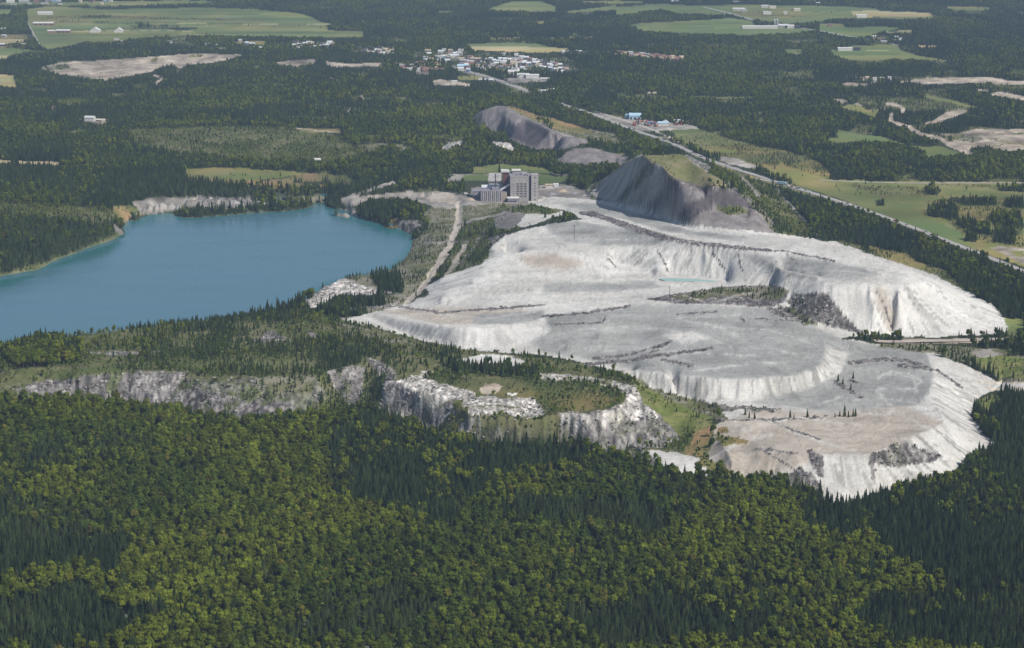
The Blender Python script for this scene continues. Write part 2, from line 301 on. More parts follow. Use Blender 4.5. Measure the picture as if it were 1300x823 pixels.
# --- farmland, top middle
area('green_field', [(617,13),(633,7),(650,2),(686,2),(706,8),(705,14),(740,16),(700,15),(640,14)], 'pasture_field'); area('green_field', [(712,15),(760,10),(782,6),(782,13),(745,15)], 'pasture_field')
area('green_field', [(727,3),(780,1),(830,3),(780,5)], 'pasture_field'); area('green_field', [(556,14),(577,13.5),(575,16),(557,16)]); stroke('meadow', [(700,49),(752,47)], 2); stroke('meadow', [(622,50),(660,48)], 3)
area('meadow', [(680,28),(692,27),(690,31),(682,31)])
area('green_field', [(592,56),(640,55),(680,55),(700,60),(690,61),(620,59),(598,60)], 'hay_field'); area('hay_field', [(597,59),(640,59),(700,60),(724,61.5),(716,66),(680,67),(602,64)], 'hay_field')
area('green_field',[(430,39),(463,40),(460,47),(430,48)])
# --- farmland, top right
area('green_field', [(782,9),(840,5),(880,7),(960,6),(1000,7),(1075,8),(1120,12),(1082,14),(1083,20),(1090,22),(1195,20),(1180,24),(1060,24),(1040,28),(1000,30),(960,26),(930,19),(860,18),(840,12),(800,18),(782,19)], 'pasture_field')
area('meadow', [(900,8),(1000,10),(1030,16),(1010,24),(960,24),(930,14)])
area('hay_field', [(1080,14),(1110,13),(1140,15),(1180,16),(1185,20),(1175,21),(1125,21),(1090,22),(1083,20)], 'hay_field')
area('green_field', [(798,32),(815,29),(870,27),(925,23),(955,27),(960,32),(1020,36),(1040,38),(1020,42),(950,45),(860,42),(820,40)], 'pasture_field')
area('green_field', [(1040,30),(1070,30),(1075,35),(1120,34),(1148,36),(1120,40),(1100,47),(1080,48),(1060,44),(1040,41)], 'pasture_field'); area('hay_field', [(1123,40),(1159,39),(1158,42),(1125,41.5)])
area('meadow', [(1200,8),(1272,10),(1235,14),(1205,12)]); area('bushmeadow',[(1205,13),(1250,13),(1245,17),(1210,18)])
area('green_field', [(1055,64),(1085,58),(1140,57),(1143,64),(1165,70),(1205,77),(1150,76),(1135,75),(1110,78),(1080,76),(1060,72)], 'pasture_field'); stroke('hay_field',[(1100,64.5),(1136,65)],1.3)
area('hay_field', [(1166,58),(1190,58),(1189,60.5),(1168,60)]); stroke('hay_field', [(1200,57),(1255,57)], 1.5); area('meadow',[(995,63),(1020,63),(1015,70),(1000,69)])
area('sand', [(1065,108),(1075,105),(1100,106),(1104,109),(1080,110.5)], 'sand_pit'); stroke('sand', [(1105,105),(1152,104)], 2.2)
area('sand', [(1152,104),(1160,101),(1180,99),(1230,98),(1260,98),(1280,102),(1300,103),(1500,103),(1500,106),(1300,107),(1220,106),(1175,107),(1160,105)], 'sand_pit')
area('sand', [(1255,121),(1265,116),(1300,122),(1400,127),(1400,131),(1300,128),(1280,125)], 'sand_pit'); area('sand',[(1240,113),(1255,114),(1256,117),(1242,116)])
area('green_field', [(1172,120),(1190,123),(1220,129),(1243,137),(1215,135),(1180,126)], 'pasture_field'); stroke('green_field', [(883,123),(955,124)], 2.6); stroke('sand',[(822,118),(835,118)],2)
area('sand', [(1055,126),(1068,126),(1080,129),(1070,131)]); area('meadow', [(1062,135),(1080,133),(1113,135),(1118,142),(1110,148),(1098,145),(1075,138)], 'pasture_field'); area('sand',[(1085,131),(1108,134),(1100,136),(1085,133)])
area('young', [(1080,120),(1200,128),(1240,140),(1160,145),(1100,140)])
area('sand', [(1170,158),(1185,153),(1200,143),(1218,138),(1232,143),(1218,146),(1200,152),(1190,157.5)], 'sand_pit'); area('bushmeadow',[(1150,160),(1185,158),(1200,160),(1170,166)])
stroke('sand', [(1126,132),(1140,134),(1148,139),(1145,143)], 6); stroke('sand', [(1132,145),(1132,153),(1138,157),(1150,160)], 5.5); stroke('sand', [(1153,161),(1160,166),(1172,171),(1195,176),(1205,184),(1232,196)], 8)
area('green_field', [(1048,179),(1064,164),(1085,170),(1125,174),(1150,184),(1175,187),(1195,186),(1222,196),(1182,198),(1179,203),(1173,192),(1160,188),(1130,181),(1095,180),(1060,181)], 'pasture_field')
area('conifer', [(1040,166),(1060,164),(1065,175),(1042,176)])
area('sand', [(1180,168),(1210,170),(1240,164),(1300,164),(1500,168),(1500,198),(1300,190),(1280,193),(1265,190),(1255,186),(1230,189),(1228,196),(1205,187),(1195,180),(1215,178),(1205,173)], 'sand_pit')
area('scrub', [(1218,174),(1240,172),(1250,178),(1235,181),(1218,179)]); area('scrub', [(1255,176),(1268,175),(1264,180)]); area('bushmeadow', [(1200,172),(1225,171),(1215,178),(1200,177)])
for a_, b_ in (((1240,170),(1300,169)), ((1250,186),(1290,182)), ((1265,179),(1310,186))): stroke('bushmeadow', [a_, b_], 2)
for pl in ([(800,15),(900,13),(930,17)], [(800,36),(930,35)], [(870,31),(950,29)], [(1000,12),(1060,16)], [(960,20),(1030,22)], [(1045,36),(1110,37)], [(1065,70),(1150,68)], [(1010,26),(1075,12)]): stroke('hedge', pl, 1.0)
# --- meadows round the highway
area('bushmeadow', [(850,166),(890,164),(930,178),(1000,192),(1040,206),(1060,225),(1040,236),(1000,232),(950,212),(900,197),(870,184)])
area('meadow', [(884,188),(935,190),(932,194),(905,193)]); area('meadow', [(850,165),(885,163),(888,168),(860,174)]); area('meadow', [(966,210),(1000,212),(1003,220),(985,220)]); area('meadow', [(1005,228),(1060,233),(1090,240),(1060,245),(1020,238)])
area('meadow', [(985,200),(1000,212),(1060,229),(1500,234),(1500,420),(1300,338),(1240,318),(1100,264),(1010,234)], 'roadside_meadow')
area('green_field', [(1045,243),(1150,258),(1175,275),(1220,295),(1225,312),(1150,284),(1085,259)]); area('brownmeadow', [(1225,298),(1262,300),(1262,312),(1240,316)]); area('bushmeadow', [(1150,233),(1300,235),(1300,240),(1220,238)])
area('bushmeadow', [(1070,234),(1150,236),(1190,240),(1180,250),(1120,250)]); area('bushmeadow',[(1170,255),(1300,250),(1300,320),(1230,305)])
for pl in ([(1177,268),(1195,262),(1210,262),(1217,270),(1215,280),(1200,278),(1180,276)], [(1195,255),(1210,250),(1260,250),(1265,261),(1230,261),(1200,256)], [(1172,240),(1180,236),(1195,242),(1190,248),(1175,247)], [(1215,285),(1230,280),(1255,290),(1260,299),(1240,298),(1220,290)], [(1255,275),(1290,272),(1300,280),(1300,290),(1260,285)], [(1275,255),(1300,255),(1300,265),(1278,263)], [(1262,292),(1290,296),(1288,310),(1262,308)], [(1225,302),(1240,302),(1240,308),(1225,307)], [(1265,236),(1400,237),(1400,246),(1270,243)], [(1110,255),(1122,253),(1122,262),(1112,262)]): area('conifer', pl)
area('sand', [(1255,314),(1280,313),(1300,315),(1400,325),(1400,360),(1300,335),(1285,328),(1270,321)], 'sand_pit'); area('meadow', [(1280,320),(1300,320),(1300,326),(1290,325)])
area('gravel', [(753,143),(785,149),(800,151),(885,160),(889,164),(860,165),(830,167),(815,166),(780,155)], 'yard'); area('gravel', [(904,199),(935,201),(965,212),(955,214),(925,209)], 'yard')
area('young', [(725,128),(745,112),(757,105),(760,108),(742,122),(732,131)])
HW = [(640,106),(665,114),(690,124),(712,132),(735,139),(755,146),(780,156),(815,169),(843,178),(870,190),(895,202),(925,212.5),(960,223),(1000,236),(1040,248),(1090,264),(1150,286),(1222,314),(1300,345),(1420,395)]
stroke('gravel', HW[3:6], 4); stroke('gravel', HW[5:], 5.5); stroke('meadow', [(870,192),(925,215),(1000,239),(1040,251)], 3)
area('conifer', [(985,245),(1040,252),(1090,268),(1150,290),(1240,322),(1310,350),(1500,430),(1500,520),(1310,420),(1290,400),(1240,372),(1200,352),(1150,335),(1090,312),(1040,298),(1010,280)])
area('young', [(1060,305),(1090,312),(1140,322),(1200,345),(1230,368),(1200,362),(1160,340),(1130,334),(1080,316)]); area('bushmeadow', [(1100,312),(1150,322),(1190,345),(1160,343),(1130,334)])
stroke('gravel', [(985,240),(1005,262),(1028,288),(1042,302)], 3.2); stroke('brownmeadow',[(998,245),(1015,262),(1032,278),(1036,290)],3)
# --- town
area('gravel', [(540,90),(546,91),(545,95),(522,93)]); area('sand', [(549,102),(565,101),(600,107),(596,109),(570,108),(552,107)]); area('meadow', [(580,97),(615,96),(612,102),(583,102)])
stroke('gravel', [(580,87),(600,93),(622,99),(640,105),(668,115)], 6); area('gravel', [(638,100),(680,97),(700,102),(690,104),(650,105)]); area('gravel', [(560,78),(600,76),(605,84),(585,90),(575,86)])
area('village', [(525,66),(600,66),(720,72),(740,94),(690,96),(600,86),(525,78)]); area('village', [(780,67),(830,68),(875,76),(860,81),(800,75)])
area('village', [(345,55),(425,55),(425,62),(350,60)]); area('village', [(455,62),(500,64),(495,72),(456,71)])
# --- left side
stroke('hay_field', [(-100,206),(0,205),(75,207.5)], 5); area('conifer', [(-200,212),(62,211),(72,225),(80,245),(0,256),(-200,260)]); area('conifer', [(130,205),(250,200),(255,212),(250,240),(160,248),(125,230)])
area('brownmeadow', [(235,214),(300,213),(350,217),(400,220),(440,224),(455,232),(443,239),(400,236),(380,240),(330,236),(290,232),(235,226)], 'fallow_field')
area('meadow', [(235,214),(300,213.5),(400,220),(380,223),(330,229),(270,226),(235,222)]); stroke('conifer', [(330,229),(355,227),(375,224)], 2); stroke('conifer', [(375,232),(415,233)], 2)
area('meadow', [(372,163),(435,164),(430,168),(385,168)]); stroke('sand', [(378,163),(400,166),(434,168)], 2); area('scrub', [(455,184),(475,182),(510,183),(530,195),(500,190),(465,198)]); area('young', [(160,165),(300,160),(420,170),(480,200),(420,210),(300,205),(180,190)])
area('gravel', [(98,152),(112,150),(137,155),(130,158),(108,155)]); area('gravel',[(64,137),(72,138),(70,141)]); area('gravel',[(436,143),(445,137),(442,143)])
area('young', [(0,258),(100,262),(140,262),(145,280),(100,290),(0,280)])
area('forest', [(-200,265),(0,275),(100,286),(140,285),(60,325),(0,345),(-200,380)])
area('young', [(0,325),(30,325),(70,312),(110,300),(150,288),(160,300),(110,322),(60,340),(0,357)])
area('forest', [(0,325),(30,322),(70,308),(110,298),(150,286),(156,294),(110,314),(60,331),(0,349)])
area('brownmeadow', [(140,262),(165,262),(190,268),(165,278),(150,284)]); area('gravel', [(144,285),(158,296),(158,304),(150,298)])
area('gravel', [(168,258),(190,251),(250,250),(262,258),(215,268),(190,272),(178,272),(175,264)], 'quarry_bank'); area('rockgrey', [(250,250),(300,252),(345,257),(350,260),(300,263),(255,266)], 'quarry_bank'); area('scrub', [(350,250),(420,248),(420,256),(390,257),(350,259)])
# --- round the mill
area('gravel', [(425,256),(438,251),(480,246),(522,243),(568,243),(591,248),(609,255),(600,264),(582,266),(556,268),(538,262),(522,253),(480,253),(452,262),(440,266)], 'mill_yard')
area('cream', [(530,247),(568,244),(585,250),(575,258),(550,256)], 'mill_yard'); stroke('gravel', [(436,253),(465,243),(500,231)], 5)
area('green_field', [(575,222),(640,222),(640,229),(592,230)]); area('green_field', [(683,223),(722,224),(718,229),(700,234),(684,235)]); area('meadow', [(600,213),(640,208),(690,213),(705,220),(600,220)]); stroke('gravel', [(560,221),(725,222),(717,230)], 1.8); area('gravel', [(575,223),(588,222),(586,229),(565,231)])
area('gravel', [(684,236),(715,233),(750,243),(775,250),(720,254),(684,252)], 'mill_yard'); area('gravel', [(590,262),(690,262),(690,240),(600,238)], 'mill_yard'); area('scrub', [(586,262),(640,258),(650,266),(600,282),(588,280)])
area('scrub', [(527,262),(592,266),(590,285),(575,310),(556,345),(538,362),(512,386),(480,397),(440,392),(428,375),(440,352),(470,345),(500,330),(527,303),(545,290)])
area('conifer', [(413,262),(428,253),(440,262),(452,261),(470,252),(520,252),(548,262),(538,274),(508,282),(482,287),(455,277),(430,268)]); area('gravel', [(427,268),(452,265),(455,277),(427,275)], 'quarry_bank'); area('rubble', [(495,281),(530,279),(542,289),(527,297),(505,292)], 'quarry_bank'); area('brownmeadow',[(495,278),(506,277),(504,290),(495,288)])
area('paleRock', [(385,384),(400,372),(430,352),(445,358),(480,368),(478,376),(440,378),(415,388),(395,391)], 'pale_outcrop'); area('conifer', [(415,382),(430,374),(482,374),(486,388),(440,397),(420,395)])
area('conifer', [(470,352),(505,350),(512,372),(490,376)])
area('young', [(592,286),(640,262),(690,258),(722,268),(700,273),(668,288),(640,297),(640,322),(606,338),(562,353),(560,345),(575,318)]); area('purple', [(626,277),(640,268),(668,272),(670,284),(640,291),(628,288)], 'mine_waste_pile')
area('rubble', [(622,300),(640,298),(642,322),(625,326)]); stroke('rubble', [(655,262),(610,300),(585,335)], 3)
stroke('cream', [(583,258),(582,285),(572,310),(550,345),(536,366),(514,388)], 9, 'haul_road'); stroke('cream', [(590,312),(577,335),(563,356),(545,372)], 6, 'haul_road'); stroke('gravel', [(582,286),(600,279),(645,270)], 4, 'haul_road'); stroke('gravel', [(535,308),(595,307)], 3.2)
stroke('gravel', [(505,383),(475,401),(410,407)], 5); stroke('gravel', [(430,352),(470,365),(515,378)], 4); stroke('gravel', [(512,388),(545,395),(560,392)], 6)
# --- waste piles
area('purple', [(600,150),(612,140),(632,134),(650,137),(668,148),(690,158),(702,165),(742,171),(752,180),(715,190),(680,190),(650,180),(640,168),(620,167),(606,160)], 'waste_rock_pile'); area('purpledark', [(650,160),(668,152),(695,164),(700,172),(680,188),(652,178)]); area('brownmeadow', [(640,134),(655,136),(690,150),(692,158),(668,149)]); area('scrub',[(700,155),(780,170),(790,190),(750,180),(702,165)])
area('rockgrey', [(700,167),(704,170),(688,186),(680,186)]); area('brownmeadow',[(670,146),(700,150),(760,168),(740,170),(700,163)])
area('rubblescrub', [(600,152),(610,152),(624,168),(608,163)])
area('purple', [(704,206),(716,196),(730,188),(757,188),(775,194),(800,200),(790,210),(766,208),(740,209)], 'waste_rock_pile'); area('paleRock', [(558,189),(570,181),(588,179),(588,184),(570,188),(566,192)], 'pale_outcrop'); area('paleRock', [(624,179),(648,182),(656,190),(648,192),(630,184)], 'pale_outcrop'); area('conifer', [(590,176),(624,178),(630,188),(590,190)])
area('purple', [(816,197),(840,210),(848,222),(868,230),(895,236),(930,240),(962,269),(988,298),(1005,303),(900,330),(800,290),(745,258),(742,240),(770,225),(795,207)], 'waste_rock_pile')
area('purpledark', [(850,222),(895,236),(932,242),(955,262),(925,262),(890,268),(860,300),(800,290),(782,262),(820,250),(836,235)]); area('rubblescrub', [(742,240),(770,226),(790,214),(800,225),(775,250),(752,254)])
area('slab', [(816,196),(840,210),(850,222),(838,242),(812,272),(790,270),(770,256),(748,245),(795,207)]); area('rubblescrub', [(824,205),(830,210),(792,256),(782,254)]); area('purple', [(842,214),(848,222),(812,258),(806,256)]); area('purple', [(862,232),(885,238),(895,250),(870,262),(845,285),(820,280),(850,255)]); area('rubblescrub',[(826,206),(832,213),(808,240),(800,240)])
area('drymeadow', [(811,195),(816,197),(868,196),(884,210),(905,222),(925,236),(892,236),(866,230),(848,222),(840,210),(826,204)], 'waste_rock_pile'); area('rockgrey', [(868,196),(873,197),(905,213),(900,220),(884,210)])
area('young', [(905,213),(940,218),(975,235),(1000,258),(1030,300),(1000,302),(985,294),(962,269),(935,240),(925,234),(900,220)]); area('rockgrey', [(935,224),(943,225),(967,247),(962,252)]); stroke('rubble',[(925,232),(955,258),(985,288)],4)
area('young', [(905,263),(940,262),(952,270),(925,273)])
# --- tailings
TAIL = [(425,410),(470,397),(520,386),(545,374),(540,366),(560,352),(606,337),(622,327),(624,312),(641,298),(671,290),(735,279),(730,271),(700,276),(668,290),(656,286),(668,272),(700,272),(720,268),(690,262),(668,257),(699,250),(745,252),(782,258),(835,270),(876,286),(973,295),(1060,307),(1132,331),(1188,350),(1252,382),(1287,413),(1273,423),(1186,428),(1096,425),(1065,430),(1110,436),(1171,444),(1222,462),(1273,487),(1330,484),(1330,498),(1259,496),(1240,507),(1235,531),(1252,555),(1268,565),(1235,573),(1216,600),(1158,614),(1120,625),(1071,640),(1049,637),(1030,618),(1000,604),(922,606),(895,592),(905,560),(930,535),(915,520),(880,508),(828,492),(800,476),(740,460),(690,452),(640,447),(582,443),(540,434),(500,422),(470,412)]
area('white', TAIL, 'tailings')
area('bright', [(560,352),(606,337),(640,320),(700,318),(745,326),(770,337),(800,345),(740,352),(660,352),(600,372),(550,372)]); area('bright', [(765,314),(800,312),(835,318),(850,345),(812,340),(780,332)]); area('bright', [(865,318),(900,320),(940,326),(930,350),(900,352),(880,340)])
area('bright', [(1000,374),(1040,366),(1063,362),(1150,362),(1178,352),(1252,383),(1287,415),(1186,428),(1096,424)]); area('cream', [(1105,366),(1122,366),(1142,412),(1130,424),(1120,400)]); area('bright', [(540,410),(660,410),(690,405),(700,424),(644,441),(582,441)])
area('cream', [(655,325),(700,322),(750,335),(720,342),(670,338)]); area('cream',[(480,395),(560,390),(660,392),(690,398),(650,412),(560,412)])
area('grey', [(690,284),(735,281),(800,292),(860,302),(830,312),(765,312),(720,308),(700,296)]); area('grey', [(700,258),(760,258),(830,276),(870,292),(960,302),(930,306),(850,295),(780,275)])
area('grey', [(940,322),(1060,332),(1120,348),(1080,356),(1010,352),(960,335)]); area('grey', [(690,360),(830,357),(840,366),(760,370),(690,372)])
area('grey', [(690,400),(800,388),(870,386),(980,392),(1042,418),(1075,432),(1110,438),(1175,448),(1186,470),(1180,500),(1160,516),(1050,522),(950,510),(1030,490),(1068,474),(1078,448),(1050,441),(1040,468),(1000,478),(909,480),(860,476),(800,468),(740,455),(690,448),(670,434),(700,420)])
area('white', [(840,425),(880,420),(905,430),(870,438)]); area('grey', [(600,400),(690,394),(690,404),(650,412),(600,412)])
area('cream', [(905,540),(960,520),(1050,524),(1150,516),(1200,536),(1157,555),(1103,576),(1045,577),(1000,600),(920,602),(898,590),(905,565)]); area('white', [(1030,572),(1045,577),(1103,577),(1100,614),(1045,614),(1030,600)])
area('white',[(1105,577),(1160,556),(1200,537),(1262,565),(1216,598),(1120,622),(1100,612)])
area('sand', [(1240,484),(1330,484),(1330,497),(1259,495)]); area('white',[(1240,486),(1330,487),(1330,494),(1259,493)])
area('rubble', [(1105,578),(1140,562),(1175,570),(1192,580),(1186,588),(1140,592),(1105,590)], 'tailings'); area('rubble', [(1000,602),(1012,594),(1035,605),(1045,618),(1038,628),(1000,626)]); area('charcoal', [(1024,572),(1030,570),(1046,580),(1046,608),(1034,602)])
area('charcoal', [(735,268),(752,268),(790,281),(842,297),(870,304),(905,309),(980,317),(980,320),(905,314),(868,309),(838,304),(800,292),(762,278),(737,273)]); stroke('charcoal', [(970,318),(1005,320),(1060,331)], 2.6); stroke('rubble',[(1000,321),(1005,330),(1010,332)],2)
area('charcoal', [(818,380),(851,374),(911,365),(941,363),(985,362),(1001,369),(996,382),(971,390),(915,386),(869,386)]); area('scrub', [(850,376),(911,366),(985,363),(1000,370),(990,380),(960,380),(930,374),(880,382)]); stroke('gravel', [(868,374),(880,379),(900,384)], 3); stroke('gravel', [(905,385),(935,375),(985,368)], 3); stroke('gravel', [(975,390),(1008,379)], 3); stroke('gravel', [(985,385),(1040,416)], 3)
area('rubble', [(1001,380),(1010,373),(1050,372),(1070,400),(1098,423),(1060,417),(1030,405),(1005,392)]); area('rubblescrub', [(990,392),(1005,388),(1042,412),(1020,413)]); area('rubble', [(974,392),(1000,390),(1018,412),(990,402)])
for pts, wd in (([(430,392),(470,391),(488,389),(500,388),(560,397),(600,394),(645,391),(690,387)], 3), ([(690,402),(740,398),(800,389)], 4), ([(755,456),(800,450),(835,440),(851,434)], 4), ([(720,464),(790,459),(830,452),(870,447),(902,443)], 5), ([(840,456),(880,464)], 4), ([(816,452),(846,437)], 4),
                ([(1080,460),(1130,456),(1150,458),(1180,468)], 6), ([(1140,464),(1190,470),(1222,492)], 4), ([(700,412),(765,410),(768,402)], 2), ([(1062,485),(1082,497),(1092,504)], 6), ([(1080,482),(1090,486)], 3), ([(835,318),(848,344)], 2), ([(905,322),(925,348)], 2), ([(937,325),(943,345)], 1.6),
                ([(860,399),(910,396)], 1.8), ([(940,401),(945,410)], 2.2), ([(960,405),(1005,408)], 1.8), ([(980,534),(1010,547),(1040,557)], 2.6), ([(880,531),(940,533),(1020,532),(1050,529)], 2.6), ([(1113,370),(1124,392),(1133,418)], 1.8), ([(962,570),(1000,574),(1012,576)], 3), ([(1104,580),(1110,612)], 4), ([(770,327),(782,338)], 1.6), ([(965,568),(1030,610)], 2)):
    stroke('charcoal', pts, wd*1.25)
for pts, wd in (([(880,470),(950,462),(1000,460)], 3), ([(1115,480),(1130,472),(1155,474),(1170,483),(1162,493),(1115,494)], 2.4), ([(1112,496),(1135,520),(1125,527),(1090,524)], 2.6), ([(1040,514),(1070,503)], 2.6), ([(900,586),(940,560),(980,552)], 4), ([(1000,545),(1060,566),(1092,575)], 2.4), ([(870,408),(905,412),(935,426)], 2.4), ([(1150,530),(1200,552),(1240,565)], 3), ([(940,400),(860,404)], 2.5)):
    stroke('bright', pts, wd)
for pts in ([(720,420),(800,414),(860,420),(930,440)], [(700,436),(760,446),(830,440)], [(870,430),(950,436),(1030,455)], [(880,448),(960,452)], [(905,415),(980,420),(1040,440)], [(1060,510),(1120,505),(1170,512)], [(930,548),(1010,530),(1100,540)], [(1100,470),(1160,480),(1165,500)], [(560,400),(620,404),(680,396)], [(640,360),(720,355),(800,360)], [(700,300),(760,305),(830,303)], [(1000,340),(1080,345),(1150,355)]): stroke('bright', pts, 1.7)
for pts in ([(760,400),(850,405),(900,420),(960,424)], [(820,445),(900,432),(1000,430),(1045,428)], [(905,470),(980,458),(1040,450)], [(1080,452),(1130,450),(1165,456)], [(640,405),(700,416),(760,414)], [(930,528),(1000,540)], [(620,345),(700,345),(760,350)], [(1010,345),(1100,340),(1150,350)], [(590,372),(700,368),(790,372)], [(1180,385),(1230,400),(1262,412)]): stroke('grey', pts, 2)
stroke('conifer', [(622,299),(641,295),(671,288),(735,277)], 4); area('bushmeadow', [(905,550),(935,556),(950,562),(920,566)]); area('brownmeadow',[(910,545),(925,541),(925,548),(912,550)]); area('brownmeadow',[(930,556),(952,560),(935,565)])
area('rubble',[(930,515),(980,518),(995,520),(960,524)]); area('rubblescrub',[(880,507),(915,513),(950,520),(900,522)])
area('scrub', [(1110,433),(1150,436),(1300,444),(1400,450),(1400,484),(1275,485),(1250,470),(1222,460),(1190,450),(1150,445),(1115,440)]); area('greenslope', [(1230,455),(1262,450),(1300,455),(1300,482),(1275,482),(1240,465)]); area('sand', [(1140,430),(1190,431),(1290,428),(1290,433),(1200,436),(1140,436)]); area('gravel',[(1235,448),(1250,441),(1275,450),(1240,455)]); area('green_field',[(1275,405),(1300,405),(1300,428),(1280,424)])
area('conifer', [(1285,440),(1400,430),(1400,460),(1285,452)])
# --- rough ground between lake and forest
area('young', [(-320,470),(0,434),(50,430),(150,417),(300,401),(385,392),(430,405),(470,414),(540,436),(640,449),(740,462),(800,478),(825,500),(905,525),(900,600),(830,575),(700,568),(560,562),(480,522),(400,530),(300,540),(220,525),(100,512),(0,508),(-320,525)])
area('forest', [(0,450),(60,430),(110,440),(100,462),(20,470)]); area('bushmeadow', [(60,470),(150,462),(250,456),(340,458),(400,462),(400,470),(300,468),(200,468),(60,482)]); area('scrub', [(430,410),(540,436),(560,445),(500,440),(440,425)])
stroke('gravel', [(96,441),(105,446),(135,449),(205,447)], 2.4); area('rockgrey', [(130,449),(145,445),(165,447),(182,451),(150,455)]); stroke('gravel', [(0,493),(26,487)], 2.6); area('rubble', [(320,433),(345,420),(372,433),(345,437)]); area('purple',[(390,420),(405,425),(395,432)]); stroke('gravel',[(100,408),(118,416),(130,420)],3)
area('rubble', [(15,494),(60,484),(85,481),(98,500),(75,506),(40,506)], 'quarry_cliff'); area('rockgrey', [(30,492),(55,487),(70,495),(45,502)]); area('rubble', [(85,481),(110,477),(165,471),(175,480),(165,513),(140,512),(120,506),(98,500)], 'quarry_cliff'); area('rockgrey', [(172,472),(240,472),(228,490),(215,516),(190,516),(165,513)], 'quarry_cliff')
area('rubblescrub', [(230,480),(400,480),(415,500),(400,520),(350,530),(320,538),(270,537),(220,522),(215,505)], 'quarry_cliff'); area('rubble', [(215,510),(240,492),(280,500),(330,512),(370,510),(375,524),(325,537),(270,535),(235,524)]); area('scrub',[(330,478),(400,476),(395,500),(345,500)])
area('rockgrey', [(413,473),(445,464),(462,466),(462,500),(450,517),(440,518),(425,492)], 'quarry_cliff'); area('rockgrey', [(463,455),(480,457),(508,475),(495,487),(484,481)], 'quarry_cliff')
area('paleRock', [(486,484),(504,484),(520,478),(534,475),(545,480),(560,487),(602,499),(602,506),(572,507),(550,520),(530,531),(504,529),(482,519)], 'quarry_cliff'); area('rockgrey', [(482,519),(486,490),(510,488),(530,500),(528,531)]); area('rockgrey', [(574,507),(584,520),(560,545),(545,545),(532,536)], 'quarry_cliff'); stroke('scrub',[(575,506),(545,522),(530,535)],4); stroke('young',[(585,508),(570,530),(555,548)],5)
area('paleRock', [(583,508),(620,502),(646,505),(680,506),(692,528),(657,530),(640,524),(596,528),(590,516)], 'quarry_cliff'); area('rockgrey', [(574,560),(595,528),(606,530),(592,556),(580,562)], 'quarry_cliff'); stroke('scrub', [(600,516),(660,517)], 3)
area('rubblescrub', [(605,530),(700,532),(712,550),(722,564),(600,566)], 'quarry_cliff'); area('young', [(608,529),(650,532),(700,532),(705,544),(650,545),(612,540)])
area('rockgrey', [(709,523),(762,525),(789,514),(806,488),(820,514),(845,535),(865,556),(840,569),(806,569),(743,571),(711,549)], 'quarry_cliff'); area('paleRock', [(709,523),(762,524),(789,512),(806,488),(820,514),(835,530),(800,532),(770,540),(712,532)]); area('paleRock',[(726,525),(740,527),(735,548),(715,545)])
stroke('charcoal', [(742,524),(765,522),(800,515)], 2); area('paleRock', [(665,474),(700,474),(760,480),(790,486),(806,490),(800,500),(780,492),(740,485),(690,482)]); area('scrub', [(700,478),(780,484),(775,489),(720,484)])
area('bright', [(576,459),(600,452),(622,449),(650,452),(668,462),(666,467),(640,463),(600,460)], 'pale_outcrop')
area('bushmeadow', [(585,484),(640,479),(700,486),(760,498),(785,508),(760,520),(700,522),(690,508),(640,503),(600,495)], 'grass_bench'); area('sand', [(608,494),(618,488),(630,487),(640,492),(630,499),(614,500)]); area('bushmeadow', [(680,484),(760,498),(780,506),(740,512),(700,505)]); area('bright', [(645,498),(658,499),(655,502),(645,501)])
area('conifer', [(560,462),(600,464),(680,472),(690,480),(620,476),(580,474)]); area('paleRock', [(534,471),(555,471),(550,476),(535,476)])
area('greenslope', [(803,483),(830,494),(900,525),(908,545),(890,575),(878,560),(880,546),(862,553),(840,530),(820,514)]); area('scrub', [(800,478),(828,492),(880,508),(915,520),(930,534),(900,530),(850,508)]); area('brownmeadow', [(880,548),(905,540),(902,560),(896,580),(870,577)])
area('white', [(815,571),(850,573),(902,586),(908,606),(870,603),(840,590)], 'tailings'); area('rubble',[(820,578),(840,592),(860,603),(845,605),(822,595)]); area('rubblescrub',[(740,570),(820,570),(830,590),(780,585)]); area('bushmeadow', [(885,580),(915,588),(925,600),(950,606),(930,608),(895,597)])
# --- forests below
def wav(v0, pts, cls): area(cls, pts)
area('broadleaf', [(-320,525),(0,510),(100,514),(220,528),(300,542),(400,532),(440,545),(420,590),(430,640),(520,670),(560,650),(600,640),(640,660),(640,1000),(-320,1000)])
area('conifer', [(-320,600),(40,580),(120,585),(160,640),(180,720),(120,1000),(-320,1000)]); area('forest', [(-320,570),(100,560),(180,590),(200,640),(190,700),(120,700),(60,640),(-320,640)])
area('broadleaf', [(0,520),(90,520),(110,570),(40,585),(0,600)]); area('conifer', [(480,522),(560,562),(640,570),(740,572),(860,605),(900,612),(1000,628),(1000,650),(960,640),(880,640),(780,625),(700,610),(640,625),(600,650),(560,665),(500,660),(450,620),(400,590),(420,545)])
area('broadleaf', [(640,625),(700,612),(780,628),(840,640),(900,640),(1000,655),(1050,660),(1120,690),(1160,720),(1215,735),(1240,1000),(640,1000)]); area('conifer', [(640,650),(720,640),(800,640),(860,660),(820,690),(720,680),(650,690)])
area('conifer', [(1000,628),(1049,640),(1075,640),(1120,626),(1158,616),(1216,602),(1236,576),(1270,568),(1256,550),(1238,532),(1242,510),(1262,497),(1330,498),(1620,500),(1620,1000),(1240,1000),(1215,735),(1160,720),(1120,690),(1050,662),(1000,655)])
area('broadleaf', [(-320,742),(60,750),(160,738),(400,745),(800,745),(1215,740),(1300,760),(1620,750),(1620,1000),(-320,1000)])
